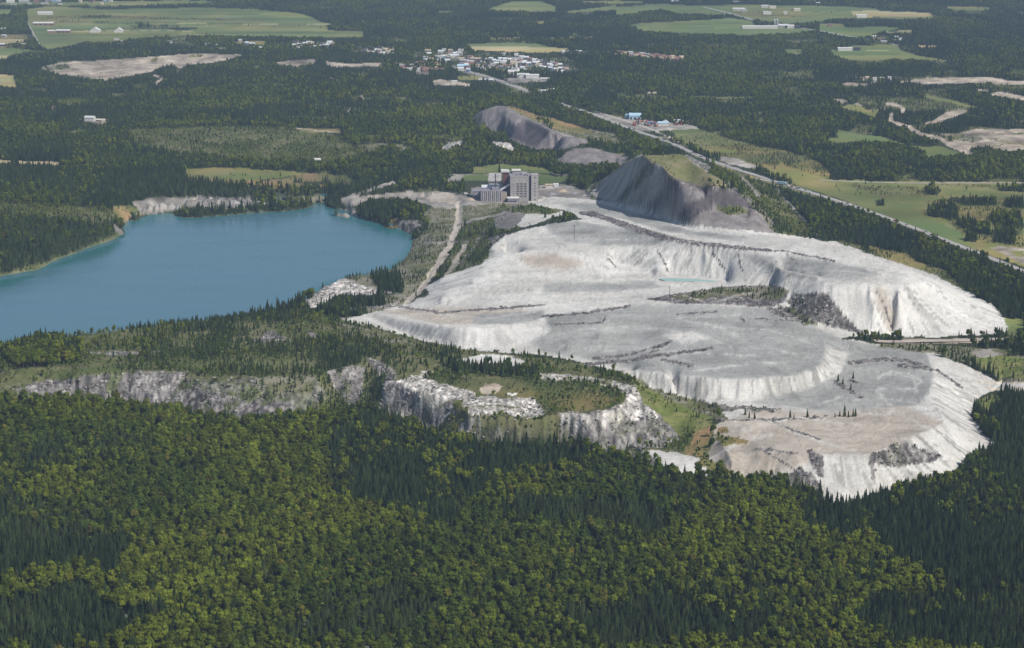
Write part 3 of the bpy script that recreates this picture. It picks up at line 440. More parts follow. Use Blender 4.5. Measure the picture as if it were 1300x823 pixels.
for pl in ([(-100,760),(40,775),(140,760),(230,790),(180,830),(60,850),(-100,840)], [(380,770),(470,755),(560,785),(520,830),(420,815)], [(700,790),(820,760),(960,790),(900,830),(760,840)], [(1100,800),(1240,765),(1420,775),(1420,860),(1180,850)], [(1225,735),(1400,735),(1400,765),(1260,765)]): area('conifer', pl)
area('greenslope', [(1240,508),(1262,500),(1275,510),(1260,525),(1240,530)]); area('greenslope', [(1215,596),(1236,574),(1266,568),(1250,580),(1225,592)])

LAKE = SH_FAR[2:] + SH_E
lk = [(-300,400)] + SH_FAR[1:] + SH_E + [(530,300),(500,340),(430,352),(380,385),(150,412),(0,432),(-300,465)]
def cls_at(u, v, seed=5, amp=1.0):
    s = np.clip((v+200)/520.0, .4, 2.2); s = np.where(s < 1, s*s, s)
    du = (fbm(u/9, v/6, 3, seed)-.5)*9*s*amp; dv = (fbm(u/9+50, v/6+9, 3, seed+3)-.5)*4.5*s*amp
    i = np.clip((u+du-MU0).astype(int), 0, MW-1); j = np.clip((v+dv-MV0).astype(int), 0, MH-1)
    return MAP[j, i], OBJ[j, i]
for (ja, jb), th in (((0, 200), .64), ((200, 262), .70)):
    uu_, vv_ = np.meshgrid(np.arange(MW)+MU0, np.arange(ja, jb)); q_ = fbm(uu_/46., vv_/6., 4, 171); sub = MAP[ja-MV0:jb-MV0]; mm = (sub == K['forest']) & (q_ > th); sub[mm] = K['young']
    mm = (sub == K['forest']) & (fbm(uu_/70., vv_/9., 3, 172) > .60); sub[mm] = K['conifer']
# per-vertex cover
PU, PV = project(GX, GY, GZ)
CL, OB = cls_at(PU, PV, amp=.8); CLb, OBb = cls_at(PU, PV, amp=.3)
_g = [K[n] for n in ('white', 'bright', 'grey', 'cream', 'charcoal')]; _m = np.isin(CLb, _g) & np.isin(CL, _g) | ((PV > 260) & (PV < 620) & (PU > 480) & (CLb == K['charcoal'])); CL = np.where(_m, CLb, CL); OB = np.where(_m, OBb, OB)
under = GZ < -18.3; CL = np.where(under & (PU < 560), K['lakebed'], CL); OB = np.where(under & (PU < 560), 0, OB)
nA = np.array([c[1] for c in COV]); nB = np.array([c[2] for c in COV]); nS = np.array([float(c[3]) for c in COV]); nR = np.array([float(c[4]) for c in COV]); nT = np.array([float(c[5]) for c in COV])
def blur(A, n=1):
    for _ in range(n):
        P = np.pad(A, [(1, 1), (1, 1)]+[(0, 0)]*(A.ndim-2), mode='edge')
        A = (P[:-2, 1:-1]+P[2:, 1:-1]+P[1:-1, :-2]+P[1:-1, 2:]+4*P[1:-1, 1:-1])/8
    return A
ROCK = blur(nR[CL], 1); STRK = blur(nT[CL], 1)
# downslope streaks: smear noise along the fall line (rills and chutes)
def grad():
    dzu = np.gradient(GZ, axis=1)/np.maximum(np.gradient(GX, axis=1), 1e-3)
    gy = np.gradient(GY, axis=0); dzv = np.gradient(GZ, axis=0)/np.where(np.abs(gy) < 1e-3, -1e-3, gy)
    return dzu, dzv
gx_, gy_ = grad(); gx_ = blur(gx_, 4); gy_ = blur(gy_, 4)
slope = np.hypot(gx_, gy_); steep = sstep(.10, .42, slope)
def lic(scale, steps, seed):
    dx = gx_/np.maximum(slope, 1e-4); dy = gy_/np.maximum(slope, 1e-4)
    X = GX.copy(); Y = GY.copy(); tot = np.zeros_like(X); n = 0
    for sgn in (1, -1):
        X = GX.copy(); Y = GY.copy()
        for k in range(steps):
            tot += vnoise(X/scale, Y/scale, seed); n += 1
            ci, ri = gidx(X, Y); X = X+sgn*bil(dx, ci, ri)*scale*.7; Y = Y+sgn*bil(dy, ci, ri)*scale*.7
    t = tot/n; return np.clip((t-.5)*np.sqrt(steps)*1.1+.5, 0, 1)
S1 = lic(2.6, 10, 3); S2 = lic(6.5, 7, 11)
streak = (S1*.5+S2*.5-.5)*2      # about -1..1
n1 = fbm(GX/nS[CL], GY/nS[CL], 5, 21)
mixf = sstep(.32, .68, n1)
# flat tailings: washed swirls and drying bands
sw = fbm(GX/75+fbm(GX/60, GY/60, 3, 8)*2.5, GY/55+fbm(GX/60, GY/60, 3, 9)*2.5, 5, 31)
band = 0.5+0.5*np.sin(sw*75); band2 = sstep(.72, .97, band); band3 = sstep(.80, .98, .5+.5*np.sin(fbm(GX/50, GY/40, 4, 35)*60+1))
COL = nA[CL]*(1-mixf[..., None]) + nB[CL]*mixf[..., None]
tailm = np.isin(CL, [K['white'], K['bright'], K['grey'], K['cream']])
tm = tailm.astype(float)[..., None]; tw_ = blur(tm, 12); COL = np.where(tailm[..., None], .25*COL + .75*blur(COL*tm, 12)/np.maximum(tw_, 1e-3), COL)   # wet and dry tailings grade into each other
flat = (1-steep)*tailm
COL *= (1 - flat*.12*band2 + flat*.09*band3 + flat*.14*(fbm(GX/34, GY/14, 4, 44)-.5)*2)[..., None]
streak = np.clip((S1*.65+S2*.35-.5)*2.6, -1, 1)
streak = streak*sstep(.25, .62, fbm(GX/38, GY/60, 3, 205))*np.where(CL == K['bright'], .6, 1.0)
COL *= (1 + STRK*steep*streak*.34)[..., None]
stain = tailm*steep*sstep(.62, .80, S2*.6+fbm(GX/18, GY/18, 3, 71)*.4); COL = COL*(1-stain[..., None]*.38)
dk = tailm*sstep(.63, .70, fbm(GX/40, GY/22, 5, 91)); COL = COL*(1-dk[..., None]*.10)
tuft = np.isin(CL, [K['rockgrey'], K['rubble'], K['paleRock'], K['rubblescrub']])*(PV > 440)*np.where(PU > 480, .35, 1)*sstep(.56, .64, fbm(GX/11, GY/24, 4, 145)); COL = COL*(1-tuft[..., None]*.8)+tuft[..., None]*.8*np.array([.085, .100, .035])
pur = np.isin(CL, [K['purple'], K['purpledark']]); COL = COL*(1+pur*(fbm(GX/4, GY/6, 3, 56)-.5)*.5+pur*(fbm(GX/60, GY/60, 3, 66)-.5)*.6)[..., None]
rk = np.isin(CL, [K['rockgrey'], K['rubble'], K['paleRock'], K['charcoal'], K['rubblescrub']])
COL *= (1 + rk*(fbm(GX/2.2, GY/5, 3, 55)-.5)*1.9)[..., None]
COL *= (1 + tailm*(fbm(GX/3.0, GY/5, 3, 57)-.5)*np.where(CL == K['bright'], .09, .18) - tailm*sstep(.60, .70, fbm(GX/16, GY/12, 4, 58))*.07)[..., None]
rill = tailm*sstep(.72, .82, S1)*steep; COL *= (1-.42*rill)[..., None]
dirt = np.isin(CL, [K['sand'], K['gravel']]); COL *= (1+dirt*((fbm(GX/26, GY/60, 4, 95)-.5)*1.3 - .28*sstep(.56, .62, fbm(GX/60, GY/45, 4, 96))))[..., None]
fld = np.isin(CL, [K['green_field'], K['hay_field'], K['meadow'], K['bushmeadow'], K['brownmeadow'], K['drymeadow']]); ft = sstep(.35, .65, vnoise(GX/420+3+GY/900, GY/75, 15)*.6+fbm(GX/90, GY/160, 3, 16)*.4)*fld
COL = COL*(1-ft[..., None]) + ft[..., None]*COL*np.array([1.42, 1.16, 1.05])
COL *= (1 + fld*((vnoise(GX/500+3, GY/60, 5)-.5)*.5+(vnoise(GX/90, GY/130, 6)-.5)*.3))[..., None]
COL = np.clip(COL, .01, .84)
near = (GY < 7000)
und = (fbm(GX/260, GY/260, 3, 61)-.5)*5*sstep(0, 1, 1-blur(((slope > .02) | tailm).astype(float), 12)*2)*(np.abs(PU-650) < 1200)
GZ = GZ + rk*(fbm(GX/2.4, GY/6, 2, 79)-.5)*1.5*(GY < 2100)
GZ = GZ + STRK*steep*streak*np.where(tailm, .38, np.where(pur, .45, .8))*(GY < 2300) + ROCK*(fbm(GX/5, GY/6, 3, 77)-.5)*np.where(rk, 2.2, 1.0)*(GY < 2600) + tailm*(1-steep)*((sw-.5)*2.0+(fbm(GX/9, GY/9, 3, 88)-.5)*.9-band2*.25)

# ------------------------------------------------------------------ materials
def newmat(name):
    m = bpy.data.materials.new(name); m.use_nodes = True; n = m.node_tree.nodes; n.clear()
    return m, n, m.node_tree.links
def simple(name, col, rough=.8, spec=.3, var=.15, scale=.5, metal=0):
    m, n, l = newmat(name)
    o = n.new('ShaderNodeOutputMaterial'); b = n.new('ShaderNodeBsdfPrincipled'); b.inputs['Roughness'].default_value = rough; b.inputs['Specular IOR Level'].default_value = spec; b.inputs['Metallic'].default_value = metal
    tc = n.new('ShaderNodeTexCoord'); no = n.new('ShaderNodeTexNoise'); no.inputs['Scale'].default_value = scale; no.inputs['Detail'].default_value = 6
    mr = n.new('ShaderNodeMapRange'); mr.inputs[1].default_value = .3; mr.inputs[2].default_value = .7; mr.inputs[3].default_value = 1-var; mr.inputs[4].default_value = 1+var
    mx = n.new('ShaderNodeVectorMath'); mx.operation = 'SCALE'; mx.inputs[0].default_value = col[:3]
    l.new(tc.outputs['Object'], no.inputs['Vector']); l.new(no.outputs[0], mr.inputs[0]); l.new(mr.outputs[0], mx.inputs['Scale']); l.new(mx.outputs[0], b.inputs['Base Color']); l.new(b.outputs[0], o.inputs[0])
    return m
def land_mat():
    m, n, l = newmat('land')
    o = n.new('ShaderNodeOutputMaterial'); b = n.new('ShaderNodeBsdfPrincipled'); b.inputs['Roughness'].default_value = .92; b.inputs['Specular IOR Level'].default_value = .15
    at = n.new('ShaderNodeAttribute'); at.attribute_name = 'albedo'; pr = n.new('ShaderNodeAttribute'); pr.attribute_name = 'relief'
    tc = n.new('ShaderNodeTexCoord')
    no = n.new('ShaderNodeTexNoise'); no.inputs['Scale'].default_value = .55; no.inputs['Detail'].default_value = 8; no.inputs['Roughness'].default_value = .65
    mr = n.new('ShaderNodeMapRange'); mr.inputs[1].default_value = .3; mr.inputs[2].default_value = .7; mr.inputs[3].default_value = .84; mr.inputs[4].default_value = 1.16
    mx = n.new('ShaderNodeVectorMath'); mx.operation = 'SCALE'
    vo = n.new('ShaderNodeTexVoronoi'); vo.inputs['Scale'].default_value = .45; vo.feature = 'F1'
    ad = n.new('ShaderNodeMath'); ad.operation = 'MULTIPLY'; bs = n.new('ShaderNodeMath'); bs.operation = 'ADD'
    l.new(tc.outputs['Object'], no.inputs['Vector']); l.new(tc.outputs['Object'], vo.inputs['Vector'])
    v2 = n.new('ShaderNodeTexVoronoi'); v2.inputs['Scale'].default_value = .33; l.new(tc.outputs['Object'], v2.inputs['Vector']); v3 = n.new('ShaderNodeMath'); v3.operation = 'SUBTRACT'; v3.inputs[1].default_value = .45; l.new(v2.outputs['Color'], v3.inputs[0])
    v4 = n.new('ShaderNodeMath'); v4.operation = 'MULTIPLY'; l.new(v3.outputs[0], v4.inputs[0]); l.new(pr.outputs['Fac'], v4.inputs[1]); v5 = n.new('ShaderNodeMath'); v5.operation = 'MULTIPLY_ADD'; v5.inputs[1].default_value = 1.0; l.new(v4.outputs[0], v5.inputs[0]); l.new(mr.outputs[0], v5.inputs[2])
    l.new(no.outputs[0], mr.inputs[0]); l.new(at.outputs['Color'], mx.inputs[0]); l.new(v5.outputs[0], mx.inputs['Scale']); l.new(mx.outputs[0], b.inputs['Base Color'])
    l.new(vo.outputs['Distance'], ad.inputs[0]); l.new(pr.outputs['Fac'], ad.inputs[1]); l.new(ad.outputs[0], bs.inputs[0]); l.new(no.outputs[0], bs.inputs[1])
    bu = n.new('ShaderNodeBump'); bu.inputs['Strength'].default_value = .5; bu.inputs['Distance'].default_value = 1.2; l.new(bs.outputs[0], bu.inputs['Height']); l.new(bu.outputs[0], b.inputs['Normal'])
    l.new(b.outputs[0], o.inputs[0]); return m
M_LAND = land_mat()
def water_mat(name, deep, rough=.12, bump=.15):
    m, n, l = newmat(name)
    o = n.new('ShaderNodeOutputMaterial'); b = n.new('ShaderNodeBsdfPrincipled'); b.inputs['Roughness'].default_value = rough; b.inputs['IOR'].default_value = 1.33
    tc = n.new('ShaderNodeTexCoord'); mp = n.new('ShaderNodeMapping'); mp.inputs['Scale'].default_value = (.008, .02, 1)
    no = n.new('ShaderNodeTexNoise'); no.inputs['Scale'].default_value = 1; no.inputs['Detail'].default_value = 5
    cr = n.new('ShaderNodeMix'); cr.data_type = 'RGBA'; cr.inputs[6].default_value = (*deep, 1); cr.inputs[7].default_value = (deep[0]*1.6+.006, deep[1]*1.3, deep[2]*1.2, 1)
    at = n.new('ShaderNodeAttribute'); at.attribute_name = 'shallow'; c2 = n.new('ShaderNodeMix'); c2.data_type = 'RGBA'; c2.inputs[7].default_value = (.022, .135, .145, 1)
    l.new(tc.outputs['Object'], mp.inputs[0]); l.new(mp.outputs[0], no.inputs['Vector']); l.new(no.outputs[0], cr.inputs[0]); l.new(at.outputs['Fac'], c2.inputs[0]); l.new(cr.outputs[2], c2.inputs[6]); l.new(c2.outputs[2], b.inputs['Base Color'])
    n2 = n.new('ShaderNodeTexNoise'); n2.inputs['Scale'].default_value = .5; n2.inputs['Detail'].default_value = 4; l.new(tc.outputs['Object'], n2.inputs['Vector'])
    rr = n.new('ShaderNodeMapRange'); rr.inputs[1].default_value = .35; rr.inputs[2].default_value = .65; rr.inputs[3].default_value = rough*.7; rr.inputs[4].default_value = rough*2.4; l.new(no.outputs[0], rr.inputs[0]); l.new(rr.outputs[0], b.inputs['Roughness'])
    bu = n.new('ShaderNodeBump'); bu.inputs['Strength'].default_value = bump; bu.inputs['Distance'].default_value = .3; l.new(n2.outputs[0], bu.inputs['Height']); l.new(bu.outputs[0], b.inputs['Normal']); l.new(b.outputs[0], o.inputs[0]); return m

# ------------------------------------------------------------------ build the ground pieces
def mesh_from(name, co, faces, attrs=None, smooth=True):
    me = bpy.data.meshes.new(name); me.vertices.add(len(co)); me.vertices.foreach_set('co', np.asarray(co, np.float32).ravel())
    nf = len(faces); k = faces.shape[1]; me.loops.add(nf*k); me.loops.foreach_set('vertex_index', faces.astype(np.int32).ravel())
    me.polygons.add(nf); me.polygons.foreach_set('loop_start', np.arange(0, nf*k, k, dtype=np.int32)); me.polygons.foreach_set('loop_total', np.full(nf, k, np.int32))
    me.polygons.foreach_set('use_smooth', np.full(nf, smooth)); me.update(calc_edges=True); return me
def build_ground():
    idx = np.arange(NU*NV).reshape(NV, NU)
    q = np.stack([idx[1:, :-1], idx[1:, 1:], idx[:-1, 1:], idx[:-1, :-1]], -1).reshape(-1, 4)
    fo = OB[1:, 1:].reshape(-1); co = np.stack([GX, GY, GZ], -1).reshape(-1, 3)
    col = np.concatenate([COL.reshape(-1, 3), np.ones((NU*NV, 1))], 1); rel = ROCK.reshape(-1)
    full = mesh_from('tmp', co, q); vn = np.zeros(NU*NV*3, np.float32); full.vertices.foreach_get('normal', vn); vn = vn.reshape(-1, 3); bpy.data.meshes.remove(full)
    for i, nm in enumerate(ONAMES):
        f = q[fo == i]
        if not len(f): continue
        used, inv = np.unique(f, return_inverse=True); f2 = inv.reshape(-1, 4)
        me = mesh_from(nm, co[used], f2)
        a = me.color_attributes.new('albedo', 'FLOAT_COLOR', 'POINT'); a.data.foreach_set('color', col[used].astype(np.float32).ravel())
        r = me.attributes.new('relief', 'FLOAT', 'POINT'); r.data.foreach_set('value', rel[used].astype(np.float32))
        me.normals_split_custom_set_from_vertices([tuple(v) for v in vn[used]])
        me.materials.append(M_LAND); o = bpy.data.objects.new(nm, me); C.objects.link(o); o['kind'] = 'structure'
build_ground()
# lake surface and the small tailings pond
def sheet(name, uvs, z, mat, kind='structure'):
    x, y = unproject(np.array([p[0] for p in uvs]), np.array([p[1] for p in uvs]), z)
    bm = bmesh.new(); f = bm.faces.new([bm.verts.new((a, b, z)) for a, b in zip(x, y)]); bmesh.ops.triangulate(bm, faces=[f])
    me = bpy.data.meshes.new(name); bm.to_mesh(me); bm.free(); me.materials.append(mat); o = bpy.data.objects.new(name, me); C.objects.link(o); o['kind'] = kind; return o
def lake():
    gx = np.linspace(-900, 40, 190); gy = np.linspace(1560, 2760, 170)
    X, Y = np.meshgrid(gx, gy); Z = height(X, Y); idx = np.arange(X.size).reshape(X.shape)
    q = np.stack([idx[:-1, :-1], idx[:-1, 1:], idx[1:, 1:], idx[1:, :-1]], -1).reshape(-1, 4)
    zmin = Z.reshape(-1)[q].min(1); q = q[(zmin < -17.6) & (project(X, Y, Z)[1].reshape(-1)[q].max(1) < 462)]
    used, inv = np.unique(q, return_inverse=True)
    co = np.stack([X.reshape(-1), Y.reshape(-1), np.full(X.size, -18.0)], -1)[used]
    me = mesh_from('lake', co, inv.reshape(-1, 4)); sh = sstep(-25, -18, Z.reshape(-1)[used])
    a = me.attributes.new('shallow', 'FLOAT', 'POINT'); a.data.foreach_set('value', sh.astype(np.float32))
    me.materials.append(water_mat('lake_water', (.055, .148, .200))); o = bpy.data.objects.new('lake', me); C.objects.link(o); o['kind'] = 'structure'
lake()
sheet('pond', [(836,354),(850,353),(885,354.5),(922,358),(930,359.5),(890,358),(845,357)], 16.6, water_mat('pond_water', (.24, .40, .39), .3, .05))

# ------------------------------------------------------------------ roads as thin ribbons on the ground
def ribbon(name, pts, wm, mat, lift=.35, kind='structure', off=0.0):
    P = np.array(pts, float); x, y, z = ground(P[:, 0], P[:, 1])
    d = np.concatenate([[0], np.cumsum(np.hypot(np.diff(x), np.diff(y)))]); n = max(int(d[-1]/9), 2); t = np.linspace(0, d[-1], n)
    X = np.interp(t, d, x); Y = np.interp(t, d, y)
    for _ in range(6): X[1:-1] = (X[:-2]+2*X[1:-1]+X[2:])/4; Y[1:-1] = (Y[:-2]+2*Y[1:-1]+Y[2:])/4
    tx = np.gradient(X); ty = np.gradient(Y); ln = np.hypot(tx, ty); nx, ny = -ty/ln, tx/ln
    X = X+nx*off; Y = Y+ny*off
    A = np.stack([X+nx*wm/2, Y+ny*wm/2], -1); B = np.stack([X-nx*wm/2, Y-ny*wm/2], -1)
    zc = np.maximum(height(A[:, 0], A[:, 1]), height(B[:, 0], B[:, 1])); 
    for _ in range(2): zc[1:-1] = (zc[:-2]+2*zc[1:-1]+zc[2:])/4
    co = np.zeros((2*n, 3)); co[0::2, :2] = A; co[1::2, :2] = B; co[0::2, 2] = zc+lift; co[1::2, 2] = zc+lift
    i = np.arange(n-1)*2; q = np.stack([i, i+1, i+3, i+2], -1)
    me = mesh_from(name, co, q); me.materials.append(mat); o = bpy.data.objects.new(name, me); C.objects.link(o); o['kind'] = kind; return o
M_ASPH = simple('asphalt', (.36, .345, .33), .9, .2, .1, .05); M_GRAV = simple('gravel_road', (.46, .42, .37), .95, .1, .15, .1); M_PAINT = simple('road_paint', (.75, .72, .60), .7, .2, .05)
ribbon('highway', HW, 9, M_ASPH, .45); ribbon('highway_marking', HW, .5, M_PAINT, .55)
ribbon('frontage_road', [(756,142),(785,151),(820,162),(845,172),(862,182)], 8, M_GRAV)
ribbon('country_road', [(17,5),(24,16),(30,26),(36,37),(46,56)], 15, M_ASPH); ribbon('country_road', [(893,9),(930,18),(960,27),(1000,33),(1050,41),(1075,46),(1100,50),(1130,55),(1145,59)], 10, M_ASPH)
ribbon('country_road', [(1003,102),(1010,103),(1040,109),(1060,113),(1085,119)], 9, M_ASPH); ribbon('country_road', [(1040,229),(1065,230.5),(1150,233),(1300,232.5),(1400,232)], 6, M_GRAV)
ribbon('town_street', [(576,86),(600,92.5),(622,98.5),(640,104.5)], 10, M_ASPH); ribbon('town_street', [(592,78),(620,82),(660,84),(700,86),(722,92)], 7, M_ASPH); ribbon('farm_track', [(-100,205.8),(0,205),(76,207.5)], 5, M_GRAV)
ribbon('gravel_road', [(1110,434.5),(1160,434),(1220,433.5),(1262,431),(1330,428)], 9, simple('pink_gravel', (.44, .385, .34), .95, .1, .25, .06)); ribbon('farm_track', [(960,227.5),(985,231),(1000,235)], 6, M_GRAV)

# ------------------------------------------------------------------ trees
def foliage_mat(name, c1, c2, c3, big=.006):
    m, n, l = newmat(name)
    o = n.new('ShaderNodeOutputMaterial'); oi = n.new('ShaderNodeObjectInfo'); no = n.new('ShaderNodeTexNoise'); no.inputs['Scale'].default_value = big; no.inputs['Detail'].default_value = 5
    l.new(oi.outputs['Location'], no.inputs['Vector'])
    a = n.new('ShaderNodeMix'); a.data_type = 'RGBA'; a.inputs[6].default_value = (*c1, 1); a.inputs[7].default_value = (*c2, 1)
    s = n.new('ShaderNodeMapRange'); s.inputs[1].default_value = .38; s.inputs[2].default_value = .62; l.new(no.outputs[0], s.inputs[0])
    ad = n.new('ShaderNodeMath'); ad.operation = 'ADD'; ad.use_clamp = True; sb = n.new('ShaderNodeMath'); sb.operation = 'MULTIPLY_ADD'; sb.inputs[1].default_value = .9; sb.inputs[2].default_value = -.45
    l.new(oi.outputs['Random'], sb.inputs[0]); l.new(s.outputs[0], ad.inputs[0]); l.new(sb.outputs[0], ad.inputs[1]); l.new(ad.outputs[0], a.inputs[0])
    r = n.new('ShaderNodeMath'); r.operation = 'MULTIPLY'; r.inputs[1].default_value = 37.7; fr = n.new('ShaderNodeMath'); fr.operation = 'FRACT'; l.new(oi.outputs['Random'], r.inputs[0]); l.new(r.outputs[0], fr.inputs[0])
    g = n.new('ShaderNodeMapRange'); g.inputs[1].default_value = .94; g.inputs[2].default_value = 1; l.new(fr.outputs[0], g.inputs[0])
    b2 = n.new('ShaderNodeMix'); b2.data_type = 'RGBA'; b2.inputs[7].default_value = (*c3, 1); l.new(g.outputs[0], b2.inputs[0]); l.new(a.outputs[2], b2.inputs[6])
    r2 = n.new('ShaderNodeMath'); r2.operation = 'MULTIPLY'; r2.inputs[1].default_value = 91.3; f2 = n.new('ShaderNodeMath'); f2.operation = 'FRACT'; l.new(oi.outputs['Random'], r2.inputs[0]); l.new(r2.outputs[0], f2.inputs[0])
    mr = n.new('ShaderNodeMapRange'); mr.inputs[3].default_value = .50; mr.inputs[4].default_value = 1.45; l.new(f2.outputs[0], mr.inputs[0]); sc_ = n.new('ShaderNodeVectorMath'); sc_.operation = 'SCALE'; l.new(b2.outputs[2], sc_.inputs[0]); l.new(mr.outputs[0], sc_.inputs['Scale'])
    d = n.new('ShaderNodeBsdfDiffuse'); t = n.new('ShaderNodeBsdfTranslucent'); mx = n.new('ShaderNodeMixShader'); mx.inputs[0].default_value = .12
    l.new(sc_.outputs[0], d.inputs[0]); l.new(sc_.outputs[0], t.inputs[0]); l.new(d.outputs[0], mx.inputs[1]); l.new(t.outputs[0], mx.inputs[2]); l.new(mx.outputs[0], o.inputs[0]); return m
M_BROAD = foliage_mat('broadleaf_foliage', (.115,.138,.015), (.050,.074,.012), (.115,.105,.018))
M_CONI = foliage_mat('conifer_foliage', (.032,.052,.020), (.056,.078,.030), (.070,.082,.032))
M_YOUNG = foliage_mat('young_foliage', (.140,.175,.036), (.085,.125,.032), (.175,.160,.050))
M_BARK = simple('bark', (.11, .085, .065), .95, .1, .2, 2)
def pydata(name, V, Fc, mat):
    me = bpy.data.meshes.new(name); me.from_pydata(V, [], Fc); me.update(); me.materials.append(mat); return me
def rnd_dir(r):
    z = r.uniform(-1, 1); a = r.uniform(0, 6.283); s = math.sqrt(1-z*z); return s*math.cos(a), s*math.sin(a), z
def ico():
    bm = bmesh.new(); bmesh.ops.create_icosphere(bm, subdivisions=1, radius=1); V = [tuple(v.co) for v in bm.verts]; Fc = [tuple(x.index for x in f.verts) for f in bm.faces]; bm.free(); return V, Fc
ICO = ico()
def crown_broad(seed, h=8.5, rad=2.3, ncards=150, mat=None, tall=1.0):
    r = random.Random(seed); V = []; Fc = []
    lobes = [(0, 0, h*.66, rad*.80)]
    for k in range(7):
        a = r.uniform(0, 6.283); q = r.uniform(.35, .75)*rad; zz = h*(r.uniform(.42, .84) if k < 5 else r.uniform(.75, .92)); q *= 1-.55*max(0, (zz/h-.6)/.4)
        lobes.append((q*math.cos(a), q*math.sin(a), zz, rad*r.uniform(.34, .58)))
    for lx, ly, lz, lr in lobes:
        b = len(V)
        for v in ICO[0]:
            k = lr*r.uniform(.78, 1.16); V.append((lx+v[0]*k, ly+v[1]*k, lz+v[2]*k*.85*tall))
        Fc += [tuple(b+i for i in f) for f in ICO[1]]
    for k in range(ncards):                      # loose leaf clumps over every lobe
        lx, ly, lz, lr = lobes[r.randrange(len(lobes))]; d = rnd_dir(r)
        if d[2] < -.35: d = (d[0], d[1], -d[2])
        q = lr*r.uniform(.92, 1.32); c = Vector((lx+d[0]*q, ly+d[1]*q, lz+d[2]*q*.85*tall)); s = r.uniform(.22, .48)
        n_ = (Vector(d)+Vector(rnd_dir(r))*.9).normalized(); t = n_.orthogonal().normalized(); u = n_.cross(t); ph = r.uniform(0, 6.28); b = len(V)
        for j in range(4):
            an = ph+j*1.571; kk = s*r.uniform(.6, 1.2); V.append(tuple(c+t*math.cos(an)*kk+u*math.sin(an)*kk+n_*r.uniform(-.12, .12)))
        Fc += [(b, b+1, b+2), (b, b+2, b+3)]
    return pydata('broadleaf_crown', V, Fc, mat or M_BROAD)
def crown_conifer(seed, h=11, rad=1.9, tiers=9, mat=None):
    r = random.Random(seed); V = []; Fc = []
    for k in range(tiers):
        f = k/(tiers-1); zb = h*(.10+.80*f); R = rad*(1-f)**.85*r.uniform(.85, 1.1)+.18; n = 9 if f < .6 else 7; top = min(zb+h*.17, h); b = len(V); V.append((r.uniform(-.1, .1), r.uniform(-.1, .1), top)); ph = r.uniform(0, 6.28)
        for j in range(2*n):
            a = ph+math.pi*j/n; q = R*(r.uniform(.86, 1.22) if j % 2 == 0 else r.uniform(.42, .62)); V.append((q*math.cos(a), q*math.sin(a), zb-(R*.28 if j % 2 == 0 else 0)+r.uniform(-.12, .12)))
        for j in range(2*n): Fc.append((b, b+1+j, b+1+(j+1) % (2*n)))
    return pydata('conifer_crown', V, Fc, mat or M_CONI)
def trunk_mesh(h, r0, r1, n=6):
    V = []; Fc = []
    for k, (z, r) in enumerate(((-.5, r0*1.2), (h*.4, r0*.8), (h, r1))):
        for j in range(n): a = 6.283*j/n; V.append((r*math.cos(a), r*math.sin(a), z))
    for k in range(2):
        for j in range(n): a = k*n+j; b = k*n+(j+1) % n; Fc.append((a, b, b+n, a+n))
    return pydata('trunk', V, Fc, M_BARK)
def dead_mesh():
    V = []; Fc = []; r = random.Random(3)
    return None
CROWNS = {'broad': [crown_broad(i, 8.5*(1+.06*i), 2.45+.14*i) for i in range(5)], 'coni': [crown_conifer(20+i, 10.5+.7*i, 1.75+.12*i, 8+i % 3) for i in range(5)], 'young': [crown_broad(40+i, 6.5, 1.45+.12*i, 80, M_YOUNG, 1.45) for i in range(3)]}
TRUNKS = {'broad': trunk_mesh(6.0, .19, .07), 'coni': trunk_mesh(9.6, .15, .04), 'young': trunk_mesh(5.2, .09, .03)}
def combo(k, i):                                  # crown and trunk in one mesh, for the forest mass
    bm = bmesh.new(); bm.from_mesh(CROWNS[k][i]); n0 = len(bm.faces); bm.from_mesh(TRUNKS[k]); bm.faces.ensure_lookup_table()
    for f in bm.faces[n0:]: f.material_index = 1
    me = bpy.data.meshes.new(k+'_tree'); bm.to_mesh(me); bm.free(); me.materials.append(CROWNS[k][i].materials[0]); me.materials.append(M_BARK); return me
SRC = {}
for k in CROWNS:
    col = bpy.data.collections.new(k+'_sources'); SRC[k] = col
    for i in range(len(CROWNS[k])): col.objects.link(bpy.data.objects.new('%s_source_%d' % (k, i), combo(k, i)))
rng = np.random.default_rng(11)
